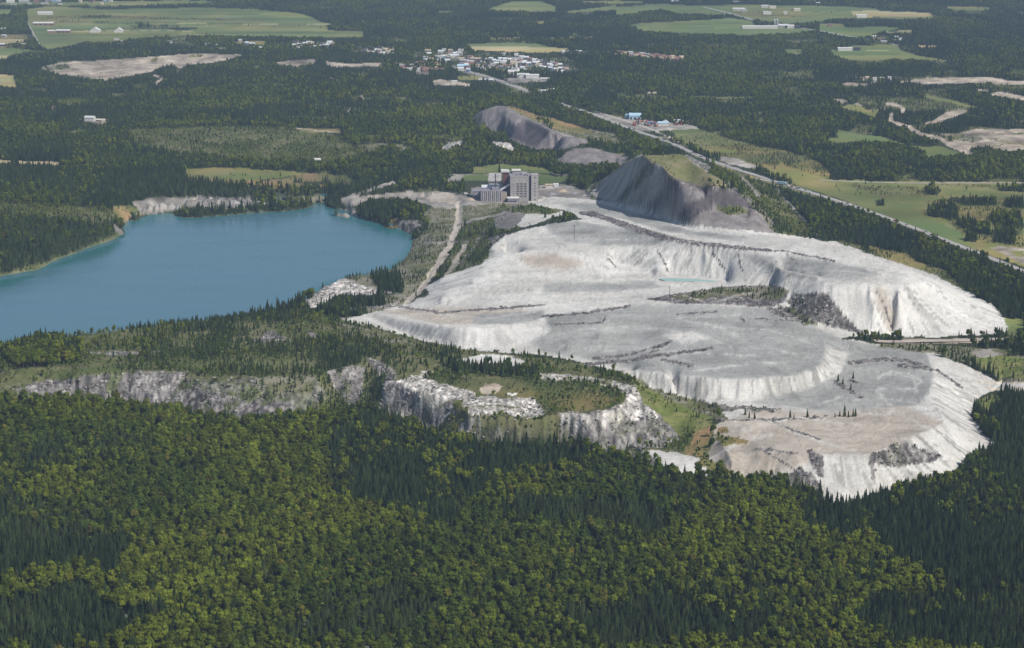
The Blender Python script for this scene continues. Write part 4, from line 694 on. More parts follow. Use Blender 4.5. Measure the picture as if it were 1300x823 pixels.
def sample(y0, y1, sp, grow):
    nx = int(2*y1*.345/sp); ny = int((y1-y0)/(sp*.866)); i, j = np.meshgrid(np.arange(nx), np.arange(ny))
    X = (i+.5*(j % 2))*sp-nx*sp/2+rng.uniform(-.38, .38, i.shape)*sp; Y = y0+j*sp*.866+rng.uniform(-.38, .38, i.shape)*sp
    X = X.ravel(); Y = Y.ravel(); u, v = project(X, Y, 0); ok = (u > -110) & (u < 1410) & (Y < y1); X = X[ok]; Y = Y[ok]
    Z = height(X, Y); u, v = project(X, Y, Z); cl, ob = cls_at(u, v, amp=1.15)
    cw, _ = cls_at(u+(fbm(X/55, Y/90, 4, 201)-.5)*190, v+(fbm(X/55, Y/90, 4, 202)-.5)*70, amp=1.5); fam = [K['forest'], K['conifer'], K['broadleaf']]; m_ = np.isin(cl, fam) & np.isin(cw, fam); cl = np.where(m_, cw, cl)
    rkm = np.isin(cl, [K['rockgrey'], K['rubble'], K['paleRock'], K['rubblescrub']]) & (v > 440); tf = sstep(.53, .62, fbm(X/11, Y/24, 4, 145))
    D = np.array([c[6][0] for c in COV])[cl]; D = np.where(rkm, np.clip(D*.35+tf*.6, 0, .9), D); cs = np.array([c[6][1] for c in COV])[cl]; ys = np.array([c[6][2] for c in COV])[cl]; sz = np.array([c[6][3] for c in COV])[cl]
    clump = sstep(.35, .65, fbm(X/28, Y/45, 4, 5)); p = np.where(D > .95, 1, D*(.25+1.5*clump)); p = np.where(D > .95, p*np.where(fbm(X/17, Y/17, 2, 99) < .24, .4, 1), p)
    road = np.zeros(len(X), bool)
    ok = (rng.random(len(X)) < p) & ((Z > -17.4) | (v > 470) | (u > 560))
    mix = (fbm(X/45, Y/75, 4, 15)-.5)*1.6+(fbm(X/170, Y/230, 3, 16)-.5)*2.2; r = rng.random(len(X))+0*mix
    kind = np.where(r < cs+mix*np.where(cs > .1, 1, .35), 1, np.where(rng.random(len(X)) < ys/np.maximum(1-cs, .05), 2, 0))
    s = sz*grow*np.where(kind == 0, rng.uniform(.58, 1.45, len(X)), rng.uniform(.62, 1.38, len(X)))*(.85+.3*fbm(X/60, Y/60, 2, 33))
    hh = 8.5*s*np.where(kind == 1, 1.2, .95); k_ = np.where(Y < 1900, .4, .85); u2, v2 = project(X, Y, Z+hh*k_); c2, _ = cls_at(u2, v2, amp=1.0); c3, _ = cls_at(u2*.5+u*.5, v2*.5+v*.5, amp=1.0); DD = np.array([c[6][0] for c in COV]); ok &= ~(((DD[c2] < .05) | (DD[c3] < .05)) & (D > .3))
    ex = (np.abs(u-645) < 55) & (np.abs(v-243) < 17) & ~(v > 260); ok &= ~ex
    return X[ok], Y[ok], Z[ok], kind[ok], s[ok], u[ok], v[ok]
parts_ = [sample(1010, 1900, 3.4, .76), sample(1900, 2900, 3.8, .70), sample(2900, 6300, 4.9, .72)]
TX, TY, TZ, TK, TS, TU, TV = [np.concatenate(a) for a in zip(*parts_)]
# the trees that show largest stand as single objects, the rest of the wood as one mass per kind
solo = np.zeros(len(TX), bool)
for k in (0, 1, 2):
    sel = np.where((TK == k) & (TU > 4) & (TU < 1296) & (TV < 731))[0]; s_ = TS[sel]*(TV[sel]+200); top = sel[np.argsort(-s_)[:290]]; solo[top] = True
def mass(name, k, key):
    m = (TK == k) & ~solo; n = int(m.sum()); me = bpy.data.meshes.new(name); me.vertices.add(n)
    me.vertices.foreach_set('co', np.stack([TX[m], TY[m], TZ[m]], -1).astype(np.float32).ravel())
    nv = len(CROWNS[key]); a = me.attributes.new('variant', 'INT', 'POINT'); a.data.foreach_set('value', rng.integers(0, nv, n).astype(np.int32))
    a = me.attributes.new('scl', 'FLOAT_VECTOR', 'POINT'); wv = rng.uniform(.85, 1.2, n); a.data.foreach_set('vector', np.stack([TS[m]*wv, TS[m]*wv, TS[m]*rng.uniform(.85, 1.2, n)], -1).astype(np.float32).ravel())
    a = me.attributes.new('rot', 'FLOAT_VECTOR', 'POINT'); a.data.foreach_set('vector', np.stack([rng.normal(0, .03, n), rng.normal(0, .03, n), rng.uniform(0, 6.28, n)], -1).astype(np.float32).ravel())
    o = bpy.data.objects.new(name, me); C.objects.link(o); o['kind'] = 'stuff'
    g = bpy.data.node_groups.new(name, 'GeometryNodeTree'); g.interface.new_socket('Geometry', in_out='INPUT', socket_type='NodeSocketGeometry'); g.interface.new_socket('Geometry', in_out='OUTPUT', socket_type='NodeSocketGeometry')
    N = g.nodes; gi = N.new('NodeGroupInput'); go = N.new('NodeGroupOutput'); ip = N.new('GeometryNodeInstanceOnPoints'); ci = N.new('GeometryNodeCollectionInfo'); ci.inputs['Collection'].default_value = SRC[key]; ci.inputs['Separate Children'].default_value = True; ci.inputs['Reset Children'].default_value = True
    def at(nm, ty):
        q = N.new('GeometryNodeInputNamedAttribute'); q.data_type = ty; q.inputs[0].default_value = nm; return [x for x in q.outputs if x.enabled and x.name == 'Attribute'][0]
    ip.inputs['Pick Instance'].default_value = True
    lk_ = g.links.new; lk_(gi.outputs[0], ip.inputs['Points']); lk_(ci.outputs[0], ip.inputs['Instance']); lk_(at('variant', 'INT'), ip.inputs['Instance Index']); lk_(at('rot', 'FLOAT_VECTOR'), ip.inputs['Rotation']); lk_(at('scl', 'FLOAT_VECTOR'), ip.inputs['Scale']); lk_(ip.outputs[0], go.inputs[0])
    md = o.modifiers.new('scatter', 'NODES'); md.node_group = g
mass('broadleaf_forest', 0, 'broad'); mass('conifer_forest', 1, 'coni'); mass('young_woodland', 2, 'young')
print('TREES', len(TX), [int((TK == k).sum()) for k in range(3)])
# loose blocks lying on the quarry faces and dumps: too many to count
M_ROCK = foliage_mat('loose_rock', (.34,.32,.30), (.17,.16,.155), (.48,.46,.43), .03)
def rock_mesh(seed):
    r = random.Random(seed); return pydata('block', [(v[0]*r.uniform(.7, 1.25), v[1]*r.uniform(.7, 1.25), v[2]*r.uniform(.5, .9)) for v in ICO[0]], ICO[1], M_ROCK)
CROWNS['rock'] = [rock_mesh(i) for i in range(4)]; SRC['rock'] = bpy.data.collections.new('rock_sources')
for i, me in enumerate(CROWNS['rock']): SRC['rock'].objects.link(bpy.data.objects.new('rock_source_%d' % i, me))
def rocks():
    global TX, TY, TZ, TK, TS, solo
    n = 260000; q = rng.uniform(1150**2, 2150**2, n)**.5; X = rng.uniform(-.30, .30, n)*q; Y = q; Z = height(X, Y); u, v = project(X, Y, Z); cl, _ = cls_at(u, v, amp=.8)
    p = np.select([cl == K['rubble'], cl == K['rockgrey'], cl == K['paleRock'], cl == K['rubblescrub'], cl == K['charcoal']], [.95, .45, .40, .35, .5], 0)*sstep(.35, .6, fbm(X/9, Y/14, 3, 301))
    ok = rng.random(n) < p; sv = (TX, TY, TZ, TK, TS, solo); m = int(ok.sum())
    TX, TY, TZ, TK, TS, solo = X[ok], Y[ok], Z[ok]+.1, np.full(m, 9), .35+1.5*rng.random(m)**3, np.zeros(m, bool); mass('loose_rocks', 9, 'rock'); print('ROCKS', m); TX, TY, TZ, TK, TS, solo = sv
rocks()
def put_tree(key, i, x, y, z, s, rz, label, group, name=None):
    t = bpy.data.objects.new(name or {'broad': 'broadleaf_tree', 'coni': 'conifer_tree', 'young': 'birch_tree'}[key], None); C.objects.link(t)
    t.location = (x, y, z); t.rotation_euler = (0, 0, rz); t.scale = (s, s, s*random.uniform(.9, 1.15)); t.empty_display_size = .5
    t['label'] = label; t['category'] = 'tree'
    if group: t['group'] = group
    c = bpy.data.objects.new('crown', CROWNS[key][i]); C.objects.link(c); c.parent = t
    k = bpy.data.objects.new('trunk', TRUNKS[key]); C.objects.link(k); k.parent = t
    return t
for a in np.where(solo)[0]:
    key = ('broad', 'coni', 'young')[TK[a]]; q_ = int(TU[a]//186); side = ('far left', 'left', 'left of centre', 'centre', 'right of centre', 'right', 'far right')[min(q_, 6)]; big = ('smaller', 'middling', 'large')[int(TS[a] > .8)+int(TS[a] > .95)]; bnd = 'at the foot' if TV[a] > 700 else 'just above the foot'
    lab = {'broad': '%s rounded broadleaf tree in forest %s of photo, %s', 'coni': '%s dark pointed spruce in forest %s of photo, %s', 'young': '%s slim light green tree in forest %s of photo, %s'}[key] % (big, bnd, side)
    put_tree(key, random.randrange(len(CROWNS[key])), TX[a], TY[a], TZ[a], TS[a], random.uniform(0, 6.28), lab, {'broad': '%s foreground broadleaf trees, %s, %s', 'coni': '%s foreground spruces, %s, %s', 'young': '%s foreground young trees, %s, %s'}[key] % (big, bnd, side))
LONE = [('tallest', 1072, 529, .95), ('small', 1066, 529, .5), ('small', 1077, 530, .45), ('small', 1083, 529, .5), ('small', 1086, 529, .55), ('bushy', 1060, 530, .4)]
for i, (q, u, v, s) in enumerate(LONE):
    x, y, z = ground(u, v); put_tree('coni', i % 5, x, y, z, s, i, '%s dark spruce in the little row standing alone on the pale lower tailings flat' % q, 'row of spruces alone on the lower tailings')
for i, (u, v, s) in enumerate([(946, 527, .7), (951, 531, .5), (958, 532, .55), (1025, 530, .6), (1003, 531, .5), (1008, 531, .4), (1083, 481, .6), (1064, 484, .6), (1070, 488, .5), (1080, 495, .45)]):
    x, y, z = ground(u, v); put_tree('coni', i % 5, x, y, z, s, i, 'small scattered spruce on the dark strip across the grey lower tailings' if i < 6 else 'small spruce on the dark gash in the grey lower tailings', 'spruces on the dark strip of the lower tailings' if i < 6 else 'spruces on the dark gash of the tailings')
for i, (u, v, s) in enumerate([(692, 277, .8)]):
    x, y, z = ground(u, v); put_tree('coni', 2, x, y, z, s, i, 'single dark bush standing alone on white ground below the mill', None)
x, y, z = ground(634, 221); put_tree('coni', 1, x, y, z, 1.35, 1, 'big dark conifer standing alone behind the dark shaft tower of the mill', None)
# ------------------------------------------------------------------ buildings, poles and vehicles
COLS = {'white': (.60,.59,.57), 'cream': (.62,.58,.48), 'grey': (.36,.36,.36), 'brick': (.30,.19,.15), 'blue': (.22,.34,.46), 'redbrown': (.25,.15,.125), 'dark': (.07,.07,.08), 'darkred': (.16,.06,.07), 'tan': (.45,.36,.27), 'red': (.50,.06,.04), 'orange': (.60,.18,.05), 'silver': (.60,.62,.64), 'concrete': (.38,.36,.35), 'mill': (.38,.355,.35), 'millgrey': (.27,.26,.29), 'glass': (.03,.035,.05), 'black': (.02,.02,.02), 'slate': (.26,.25,.29), 'darkblue': (.06,.09,.25), 'yellow': (.6,.45,.05), 'green': (.08,.2,.1), 'lightblue': (.42,.60,.72)}
MC = {}
def MT(c):
    if c not in MC: MC[c] = simple('paint_'+c, COLS[c], .35 if c == 'glass' else .75, .5 if c == 'glass' else .3, .14, .35)
    return MC[c]
def box_v(x0, x1, y0, y1, z0, z1):
    return [(x0,y0,z0),(x1,y0,z0),(x1,y1,z0),(x0,y1,z0),(x0,y0,z1),(x1,y0,z1),(x1,y1,z1),(x0,y1,z1)], [(0,3,2,1),(4,5,6,7),(0,1,5,4),(1,2,6,5),(2,3,7,6),(3,0,4,7)]
def boxes(name, L_, mat, parent, label=None):
    V = []; Fc = []
    for b in L_:
        v, f = box_v(*b); n = len(V); V += v; Fc += [tuple(i+n for i in q) for q in f]
    o = bpy.data.objects.new(name, pydata(name, V, Fc, MT(mat))); C.objects.link(o); o.parent = parent
    if label: o['label'] = label
    return o
def raw(name, V, Fc, mat, parent, label=None):
    o = bpy.data.objects.new(name, pydata(name, V, Fc, MT(mat))); C.objects.link(o); o.parent = parent
    if label: o['label'] = label
    return o
def cyl(name, x, y, z0, z1, r0, r1, mat, parent, n=12):
    V = [(x+r0*math.cos(6.2832*j/n), y+r0*math.sin(6.2832*j/n), z0) for j in range(n)]+[(x+r1*math.cos(6.2832*j/n), y+r1*math.sin(6.2832*j/n), z1) for j in range(n)]
    return raw(name, V, [(j, (j+1) % n, n+(j+1) % n, n+j) for j in range(n)]+[tuple(range(n, 2*n))], mat, parent)
def gable(name, x0, x1, y0, y1, z0, rise, mat, parent, over=.5, th=.35):       # ridge along x
    x0 -= over; x1 += over; y0 -= over; y1 += over; ym = (y0+y1)/2; V = []
    for x in (x0, x1): V += [(x,y0,z0),(x,ym,z0+rise),(x,y1,z0),(x,y1,z0+th),(x,ym,z0+rise+th),(x,y0,z0+th)]
    return raw(name, V, [(0,1,4,5),(1,2,3,4),(6,11,10,7),(7,10,9,8),(0,5,11,6),(5,4,10,11),(4,3,9,10),(3,2,8,9),(0,6,7,1),(1,7,8,2)], mat, parent)
def thing(name, u, v, yaw, label, cat, group=None):
    x, y, z = ground(u, v); t = bpy.data.objects.new(name, None); C.objects.link(t); t.location = (x, y, z); t.rotation_euler = (0, 0, math.radians(yaw)); t['label'] = label; t['category'] = cat
    if group: t['group'] = group
    return t
# ---- the mill
t = thing('ore_mill', 648, 256.5, 3, 'huge derelict concrete ore mill with rows of dark windows beside the white tailings', 'mill')
D = 42
blk = boxes('main_block', [(0, 22.4, 0, D, -3, 30)], 'mill', t)
for k, z in enumerate((6.2, 9.2, 12.2, 15.2, 18.2, 21.2)):
    for x in (7.4, 11.9, 16.4):
        wn = boxes('window', [(x, x+2.7, -.10, .4, z, z+1.25)], 'glass', blk); boxes('sill', [(x-.2, x+2.9, -.35, -.12, z-.35, z-.08)], 'concrete', wn)
for z in (3.2, 6.2, 9.2, 12.2, 15.2, 18.2, 21.2): boxes('window', [(3.2, 4.1, -.10, .4, z, z+1.0)], 'glass', blk)
for x in (2.2, 5.8, 10.9, 15.3, 19.8): boxes('pilaster', [(x, x+.45, -.30, -.01, -3, 29.2)], 'concrete', blk)
boxes('parapet', [(-.25, 22.3, -.25, .35, 30, 30.9), (-.25, .35, .36, D, 30, 30.9)], 'concrete', blk)
boxes('roof', [(.4, 22.3, .4, D-.2, 30.02, 30.25)], 'slate', t)
boxes('roof_house', [(4, 13, 26, 36, 30.3, 33.6)], 'mill', t); boxes('roof_house', [(15, 20, 18, 24, 30.3, 32.2)], 'concrete', t)
gable('roof', 3.6, 13.4, 25.6, 36.4, 33.65, 1.3, 'white', t)
for x, y in ((17, 8), (19, 14), (20.5, 5), (8, 12), (12, 16), (6, 20)): boxes('roof_vent', [(x, x+1.1, y, y+1.1, 30.3, 31.8)], 'dark', t)
rc = boxes('recessed_bay', [(22.42, 25.0, 2.6, D-4, -3, 29)], 'millgrey', t)
for k in range(9): boxes('balcony', [(20.2, 25.0, .3 if k else .3, 2.58, 1.5+k*3.0, 1.8+k*3.0)] if 0 else [(22.45, 24.98, .8, 2.58, 1.5+k*3.0, 1.8+k*3.0)], 'concrete', rc)
tw = boxes('stair_tower', [(25.02, 33.5, -2.6, 12, -3, 32.6)], 'mill', t)
for z in (2.4, 8.0, 12, 15.5, 19, 22.2, 29.2): boxes('window', [(28.4, 30.2, -2.72, -2.2, z, z+1.15)], 'glass', tw)
boxes('coping', [(24.9, 33.6, -2.75, 12.1, 32.62, 33.0)], 'concrete', tw)
hf = boxes('shaft_tower', [(-8.2, -1.2, 16, 26, -2, 33.5)], 'darkred', t)
for x in (-7.6, -5.6, -3.6, -1.9): boxes('steel_rib', [(x, x+.4, 15.7, 15.98, 0, 33.2)], 'redbrown', hf)
raw('roof', [(-10.5,14.5,36),(-.2,14.5,35.4),(-.2,27,35.4),(-10.5,27,36),(-10.5,14.5,33.6),(-.2,14.5,33.6),(-.2,27,33.6),(-10.5,27,33.6)], [(0,1,2,3),(7,6,5,4),(4,5,1,0),(5,6,2,1),(6,7,3,2),(7,4,0,3)], 'white', t)
cyl('chimney', -17.5, 10, 0, 33, .85, .6, 'dark', t); boxes('chimney_brace', [(-21, -13.5, 9.8, 10.2, 28.6, 29.1)], 'dark', t)
sb = boxes('screen_house', [(-24, -9, 46, 62, -2, 17)], 'concrete', t)
for k in range(3): raw('roof', [(-25+k*.8,44.5+k*5,19-.0+k*2.4),(-8.5,44.5+k*5,19+k*2.4),(-8.5,50+k*5,21.2+k*2.4),(-25+k*.8,50+k*5,21.2+k*2.4),(-25+k*.8,44.5+k*5,17.5+k*2.4),(-8.5,44.5+k*5,17.5+k*2.4),(-8.5,50+k*5,17.5+k*2.4),(-25+k*.8,50+k*5,17.5+k*2.4)], [(0,1,2,3),(4,5,1,0),(5,6,2,1),(6,7,3,2),(7,4,0,3)], 'concrete', sb)
lr = boxes('long_wing', [(-33, -10, 30, 44, -2, 12.5)], 'millgrey', t); gable('roof', -33, -10, 30, 44, 12.55, 2.2, 'silver', lr)
for k in range(7): boxes('window', [(-31.5+k*3, -29.8+k*3, 29.9, 30.2, 5, 8)], 'glass', lr)
lw = boxes('low_wing', [(-44, -34, 24, 40, -2, 9)], 'millgrey', t); gable('roof', -44, -34, 24, 40, 9.05, 1.6, 'slate', lw)
l2 = boxes('low_wing', [(-34, -9, 19, 29.5, -2, 11)], 'slate', t)
for k in range(4): gable('roof', -34+k*6.3, -28.6+k*6.3, 19.2, 29.2, 11.05, 1.2, ('slate', 'silver', 'slate', 'concrete')[k], l2, .1)
sl = boxes('silo_block', [(-36, -10.6, 0, 18, -4, 13.2)], 'millgrey', t)
for k in range(11): cyl('silo_rib', -35+k*2.35, -.2, -4, 13.6, .95, .95, ('millgrey', 'concrete')[k % 2], sl, 8)
boxes('roof', [(-36.2, -10.4, .9, 18.2, 13.25, 13.7)], 'slate', sl)
boxes('roof_house', [(-22, -13, 5, 14, 13.75, 16.6)], 'millgrey', sl)
an = boxes('annex', [(-10.5, -4.2, 1, 15, -4, 11.4)], 'tan', t); boxes('roof', [(-10.6, -4.1, .9, 15.1, 11.42, 11.8)], 'slate', an)
for x in (-9.5, -7.8, -6.1): boxes('pilaster', [(x, x+.5, .7, .98, -4, 11.2)], 'concrete', an)
raw('conveyor_gallery', [(-12.5,5,12.2),(-.1,5,19.4),(-.1,8.5,19.4),(-12.5,8.5,12.2),(-12.5,5,14.2),(-.1,5,21.8),(-.1,8.5,21.8),(-12.5,8.5,14.2)], [(0,3,2,1),(4,5,6,7),(0,1,5,4),(1,2,6,5),(2,3,7,6),(3,0,4,7)], 'silver', t)
boxes('dark_bay', [(-4.1, -.1, 8.6, 15.9, -3, 17.5)], 'dark', t)
fs = boxes('loading_shed', [(-3.6, 9.5, -9, -.4, -4, 5.6)], 'slate', t); gable('roof', -3.6, 9.5, -9, -.4, 5.65, 1.3, 'white', fs)
for x in (-2.6, 0, 2.6, 5.2): boxes('bay_door', [(x, x+1.8, -9.1, -8.7, -1, 3)], 'glass', fs)
boxes('platform', [(-14, 9, -12, -9.2, -5, 1.0)], 'concrete', t)
def heap(u, v, r, h, mat, label, cat='heap', name='rubble_heap'):
    t = thing(name, u, v, 0, label, cat); rr = random.Random(int(u*7+v)); V = [(0, 0, h)]; n = 12; Fc = []
    for q, hh in ((.35, .72), (.7, .32), (1.05, -.15)):
        for j in range(n): a = 6.2832*j/n; k = r*q*rr.uniform(.8, 1.2); V.append((k*math.cos(a), k*math.sin(a), h*hh*rr.uniform(.8, 1.15)))
    for j in range(n): Fc.append((0, 1+j, 1+(j+1) % n))
    for q in range(2):
        for j in range(n): a = 1+q*n+j; b = 1+q*n+(j+1) % n; Fc.append((a, a+n, b+n, b))
    raw('spoil', V, Fc, mat, t)
for a_ in ((689.5, 252, 5, 2.6, 'concrete', 'pale rubble heap at the right foot of the mill stair tower'), (700, 247, 6, 2.4, 'slate', 'dark low rubble heap on the grey yard right of the mill'), (714, 243, 7, 2.8, 'tan', 'tan gravel heap in the middle of the grey yard right of the mill'), (728, 246, 5, 2.2, 'slate', 'dark heap at the right part of the grey yard beyond the mill'), (598, 254, 6, 2.5, 'tan', 'tan heap on the pale ground just left of the mill silos'), (590, 246, 5, 2, 'concrete', 'pale heap farthest left of the mill, near the haul road'), (742, 249, 4, 2, 'concrete', 'small pale heap at the far right end of the grey mill yard')): heap(*a_)
# sheds round the mill yard
def shed(u, v, L_, W_, h, wall, roof, yaw, label, cat='shed', group=None, name='shed', rise=None, doors=0):
    t = thing(name, u, v, yaw, label, cat, group)
    wl = boxes('wall', [(-L_/2, L_/2, 0, W_, -1, h)], wall, t); gable('roof', -L_/2, L_/2, 0, W_, h+.02, rise or W_*.2, roof, t)
    V = [(-L_/2,0,h),(-L_/2,W_,h),(-L_/2,W_/2,h+(rise or W_*.2)),(L_/2,0,h),(L_/2,W_,h),(L_/2,W_/2,h+(rise or W_*.2))]; raw('gable_wall', V, [(0,1,2),(3,5,4)], wall, wl)
    for k in range(doors): x = -L_/2+(k+.5)*L_/doors; boxes('door', [(x-1.6, x+1.6, -.12, .3, 0, 3.6)], 'glass', t)
    return t
shed(697, 239, 9, 6, 3.5, 'white', 'tan', 0, 'small pale hut on the grey yard right of the mill'); shed(706, 237.5, 6, 5, 3, 'silver', 'silver', 10, 'small silver hut on the grey yard, right of the pale hut beside the mill')
# ---- farms and houses
shed(13, 3.8, 20, 14, 6, 'white', 'white', 5, 'white farm building at the top left corner beside the end of the straight road', 'barn', name='barn')
shed(30, 3.6, 26, 14, 6, 'grey', 'white', 3, 'wide white-roofed barn just right of the top of the straight road', 'barn', name='barn')
shed(36, 8, 12, 9, 5, 'grey', 'white', -20, 'small white-roofed barn below the wide barn at the top of the straight road', 'barn', name='barn')
shed(46, 4.4, 14, 10, 5, 'redbrown', 'redbrown', 5, 'red-roofed building between the white roofs at the top left', 'barn', name='barn')
shed(68, 3.2, 38, 12, 6, 'blue', 'silver', 2, 'long pale blue-white hall at the top edge right of the red roof', 'hall', name='hall')
shed(57, 19, 36, 13, 5, 'white', 'white', 4, 'pale low barn in the field right of the straight road, above the long brown barn', 'barn', name='barn')
shed(55, 32.5, 48, 14, 5, 'redbrown', 'white', 2, 'long barn with a bright white roof and red-brown wall right of the straight road', 'barn', name='barn', doors=4)
shed(65, 42.5, 16, 11, 5, 'redbrown', 'white', 10, 'white-roofed farm building with red wall, left one of the farmyard below the long barn', 'barn', name='barn')
shed(80, 42, 32, 12, 5, 'redbrown', 'silver', 0, 'long pale-roofed farm building, right one of the farmyard below the long barn', 'barn', name='barn', doors=3)
shed(127, 41, 22, 22, 4, 'white', 'white', 90, 'left of two white open-fronted field barns in the big green field', 'barn', 'pair of white barns in the big green field', 'field_barn', rise=7, doors=1)
shed(156, 41, 18, 19, 4, 'white', 'white', 90, 'right of two white open-fronted field barns in the big green field', 'barn', 'pair of white barns in the big green field', 'field_barn', rise=6, doors=1)
shed(5, 39.5, 12, 9, 5, 'white', 'white', 20, 'small white building by the left edge above the brown field', 'barn', name='barn'); shed(4, 47.5, 10, 8, 4, 'grey', 'white', -20, 'tiny white-roofed hut at the left edge in the brown field', 'hut', name='hut')
shed(31, 59.5, 20, 10, 5, 'dark', 'white', 0, 'white-roofed barn at the foot of the straight road, among dark trees', 'barn', name='barn'); shed(3, 59, 12, 9, 4, 'dark', 'silver', 0, 'dark barn with pale roof at the left edge below the brown field', 'barn', name='barn')
shed(113, 154.5, 15, 10, 6, 'white', 'silver', -10, 'white farmhouse alone in a clearing of the left forest', 'house', name='house'); shed(127, 155.5, 14, 7, 3.5, 'tan', 'cream', -12, 'low tan shed beside the lone white farmhouse in the left forest'); shed(133, 156.5, 9, 7, 3.5, 'cream', 'tan', 8, 'smallest shed at the right end of the lone farmstead in the left forest')
shed(402, 207, 11, 8, 4, 'white', 'white', 12, 'lone white house in the trees above the brown and green fallow field', 'house', name='house'); shed(69, 139, 8, 6, 4, 'tan', 'redbrown', 0, 'small red-roofed cabin hidden in the upper left forest', 'cabin', name='cabin'); shed(124, 235, 5, 4, 3, 'white', 'white', 0, 'tiny white hut in the trees left of the quarry lake', 'hut', name='hut')
for i, (u, v, L_, W_, rf, lb) in enumerate([(857,4.4,20,12,'silver','silver-roofed barn at the top edge in the upper right fields, above the dark tree strip'), (935,5,16,10,'white','white barn at the top edge, middle of the upper right fields'), (938,14,30,12,'white','white-roofed farm building above the upper right diagonal road'), (945,15.5,14,9,'grey','grey farm building right beside the one above the diagonal road'), (971,10,18,9,'white','small white barn in the green field above the farm cluster'), (981,11,16,9,'cream','cream barn right of the small white barn in the green field above the farm cluster'), (974,18.5,20,9,'white','low white barn left of a dark tree clump in the upper right field'), (997,18.5,9,8,'white','tiny white house right of a dark tree clump in the upper right field'), (1012,14,16,8,'cream','faint cream shed farthest right in the field above the farm cluster'), (965,36.6,82,10,'white','very long low white livestock barn left of the farm cluster'), (995,35.5,24,15,'silver','silver-roofed barn at the middle of the upper right farm cluster'), (1004,36,16,13,'white','white barn next to the silver one in the upper right farm cluster'), (1013,36.5,10,9,'dark','dark shed at the right end of the upper right farm cluster'), (1054,34,10,9,'redbrown','small dark red farmhouse in the field right of the farm cluster'), (1094,22.5,26,12,'white','white barn on the lower edge of the pale gold hay field'), (1073,64.8,30,10,'white','long white barn in the right-hand green field'), (1088,64.5,14,11,'dark','dark barn right of the long white barn in the right-hand green field'), (1110,49.5,14,10,'white','white house beside the country road near its right end'), (1040,6.5,16,10,'white','white shed at the top edge, upper right'), (1031,4,22,8,'white','bright white roof on the upper right edge of the forest, left of the shed')]):
    shed(u, v, L_, W_, 5, {'white': 'white', 'silver': 'grey', 'grey': 'grey', 'cream': 'cream', 'dark': 'dark', 'redbrown': 'brick'}[rf], rf, random.uniform(-8, 8), lb, 'barn', name='barn')
for i, u in enumerate((983, 986.5)): 
    t = thing('silo', u, 33.5, 0, 'dark grey farm silo of a pair standing beside the upper right farm cluster', 'silo', 'pair of silos at the upper right farm'); cyl('tank', 0, 0, 0, 15, 2.6, 2.6, 'grey', t); cyl('dome', 0, 0, 15.02, 17, 2.6, .5, 'silver', t)
HM = {}
def house(u, v, wall, roof, yaw, sx, sy, label, group):
    key = (wall, roof)
    t = thing('house', u, v, yaw, label, 'house', group); t.scale = (sx, sy, 1)
    if key not in HM:
        wl = boxes('wall', [(-5.5, 5.5, 0, 8, -1, 4.6)], wall, t); rf = gable('roof', -5.5, 5.5, 0, 8, 4.62, 2.4, roof, t, .5); gw = raw('gable_wall', [(-5.5,0,4.6),(-5.5,8,4.6),(-5.5,4,7),(5.5,0,4.6),(5.5,8,4.6),(5.5,4,7)], [(0,1,2),(3,5,4)], wall, wl)
        wd = [boxes('window', [(x, x+1.5, -.08, .2, 1.3, 2.9)], 'glass', t) for x in (-4, 2.4)]; dr = boxes('door', [(-.6, .5, -.08, .2, 0, 2.3)], 'dark', t); HM[key] = [wl.data, rf.data, gw.data, wd[0].data, wd[1].data, dr.data]
    else:
        M_ = HM[key]; os_ = []
        for nm, me in zip(('wall', 'roof', 'gable_wall', 'window', 'window', 'door'), M_):
            o = bpy.data.objects.new(nm, me); C.objects.link(o); o.parent = os_[0] if nm == 'gable_wall' else t; os_.append(o)
    return t
CLUST = [('the main village street', 60, (585, 77, 665, 92)), ('the right side of the main village', 48, (655, 75, 722, 95)), ('the left end of the main village', 24, (538, 66, 600, 80)), ('the hamlet left of the main village', 18, (455, 63, 498, 72)), ('the roadside hamlet above the sand pits', 24, (368, 56, 424, 64)), ('the scattered row above the big sand pit', 9, (130, 52, 250, 60)), ('the left hamlet below the big green field', 12, (262, 54, 335, 66)), ('the red-roofed village right of the main field', 34, (782, 68, 868, 79)), ('the row right of the hay field', 12, (715, 68, 745, 73)), ('the brown-roofed estate left of the village', 22, (505, 82, 562, 92)), ('the row along the upper right road', 11, (1100, 50, 1152, 56)), ('the roadside row above the right sand pit', 8, (1075, 101, 1152, 104)), ('the far top left hamlet', 14, (52, 1, 150, 7))]
RWF = {'red': [('brick', 'redbrown')], 'n': [('white', 'grey'), ('white', 'dark'), ('cream', 'tan'), ('white', 'silver'), ('cream', 'redbrown'), ('white', 'silver'), ('brick', 'dark'), ('blue', 'silver'), ('tan', 'grey'), ('white', 'dark')]}
hr = random.Random(5)
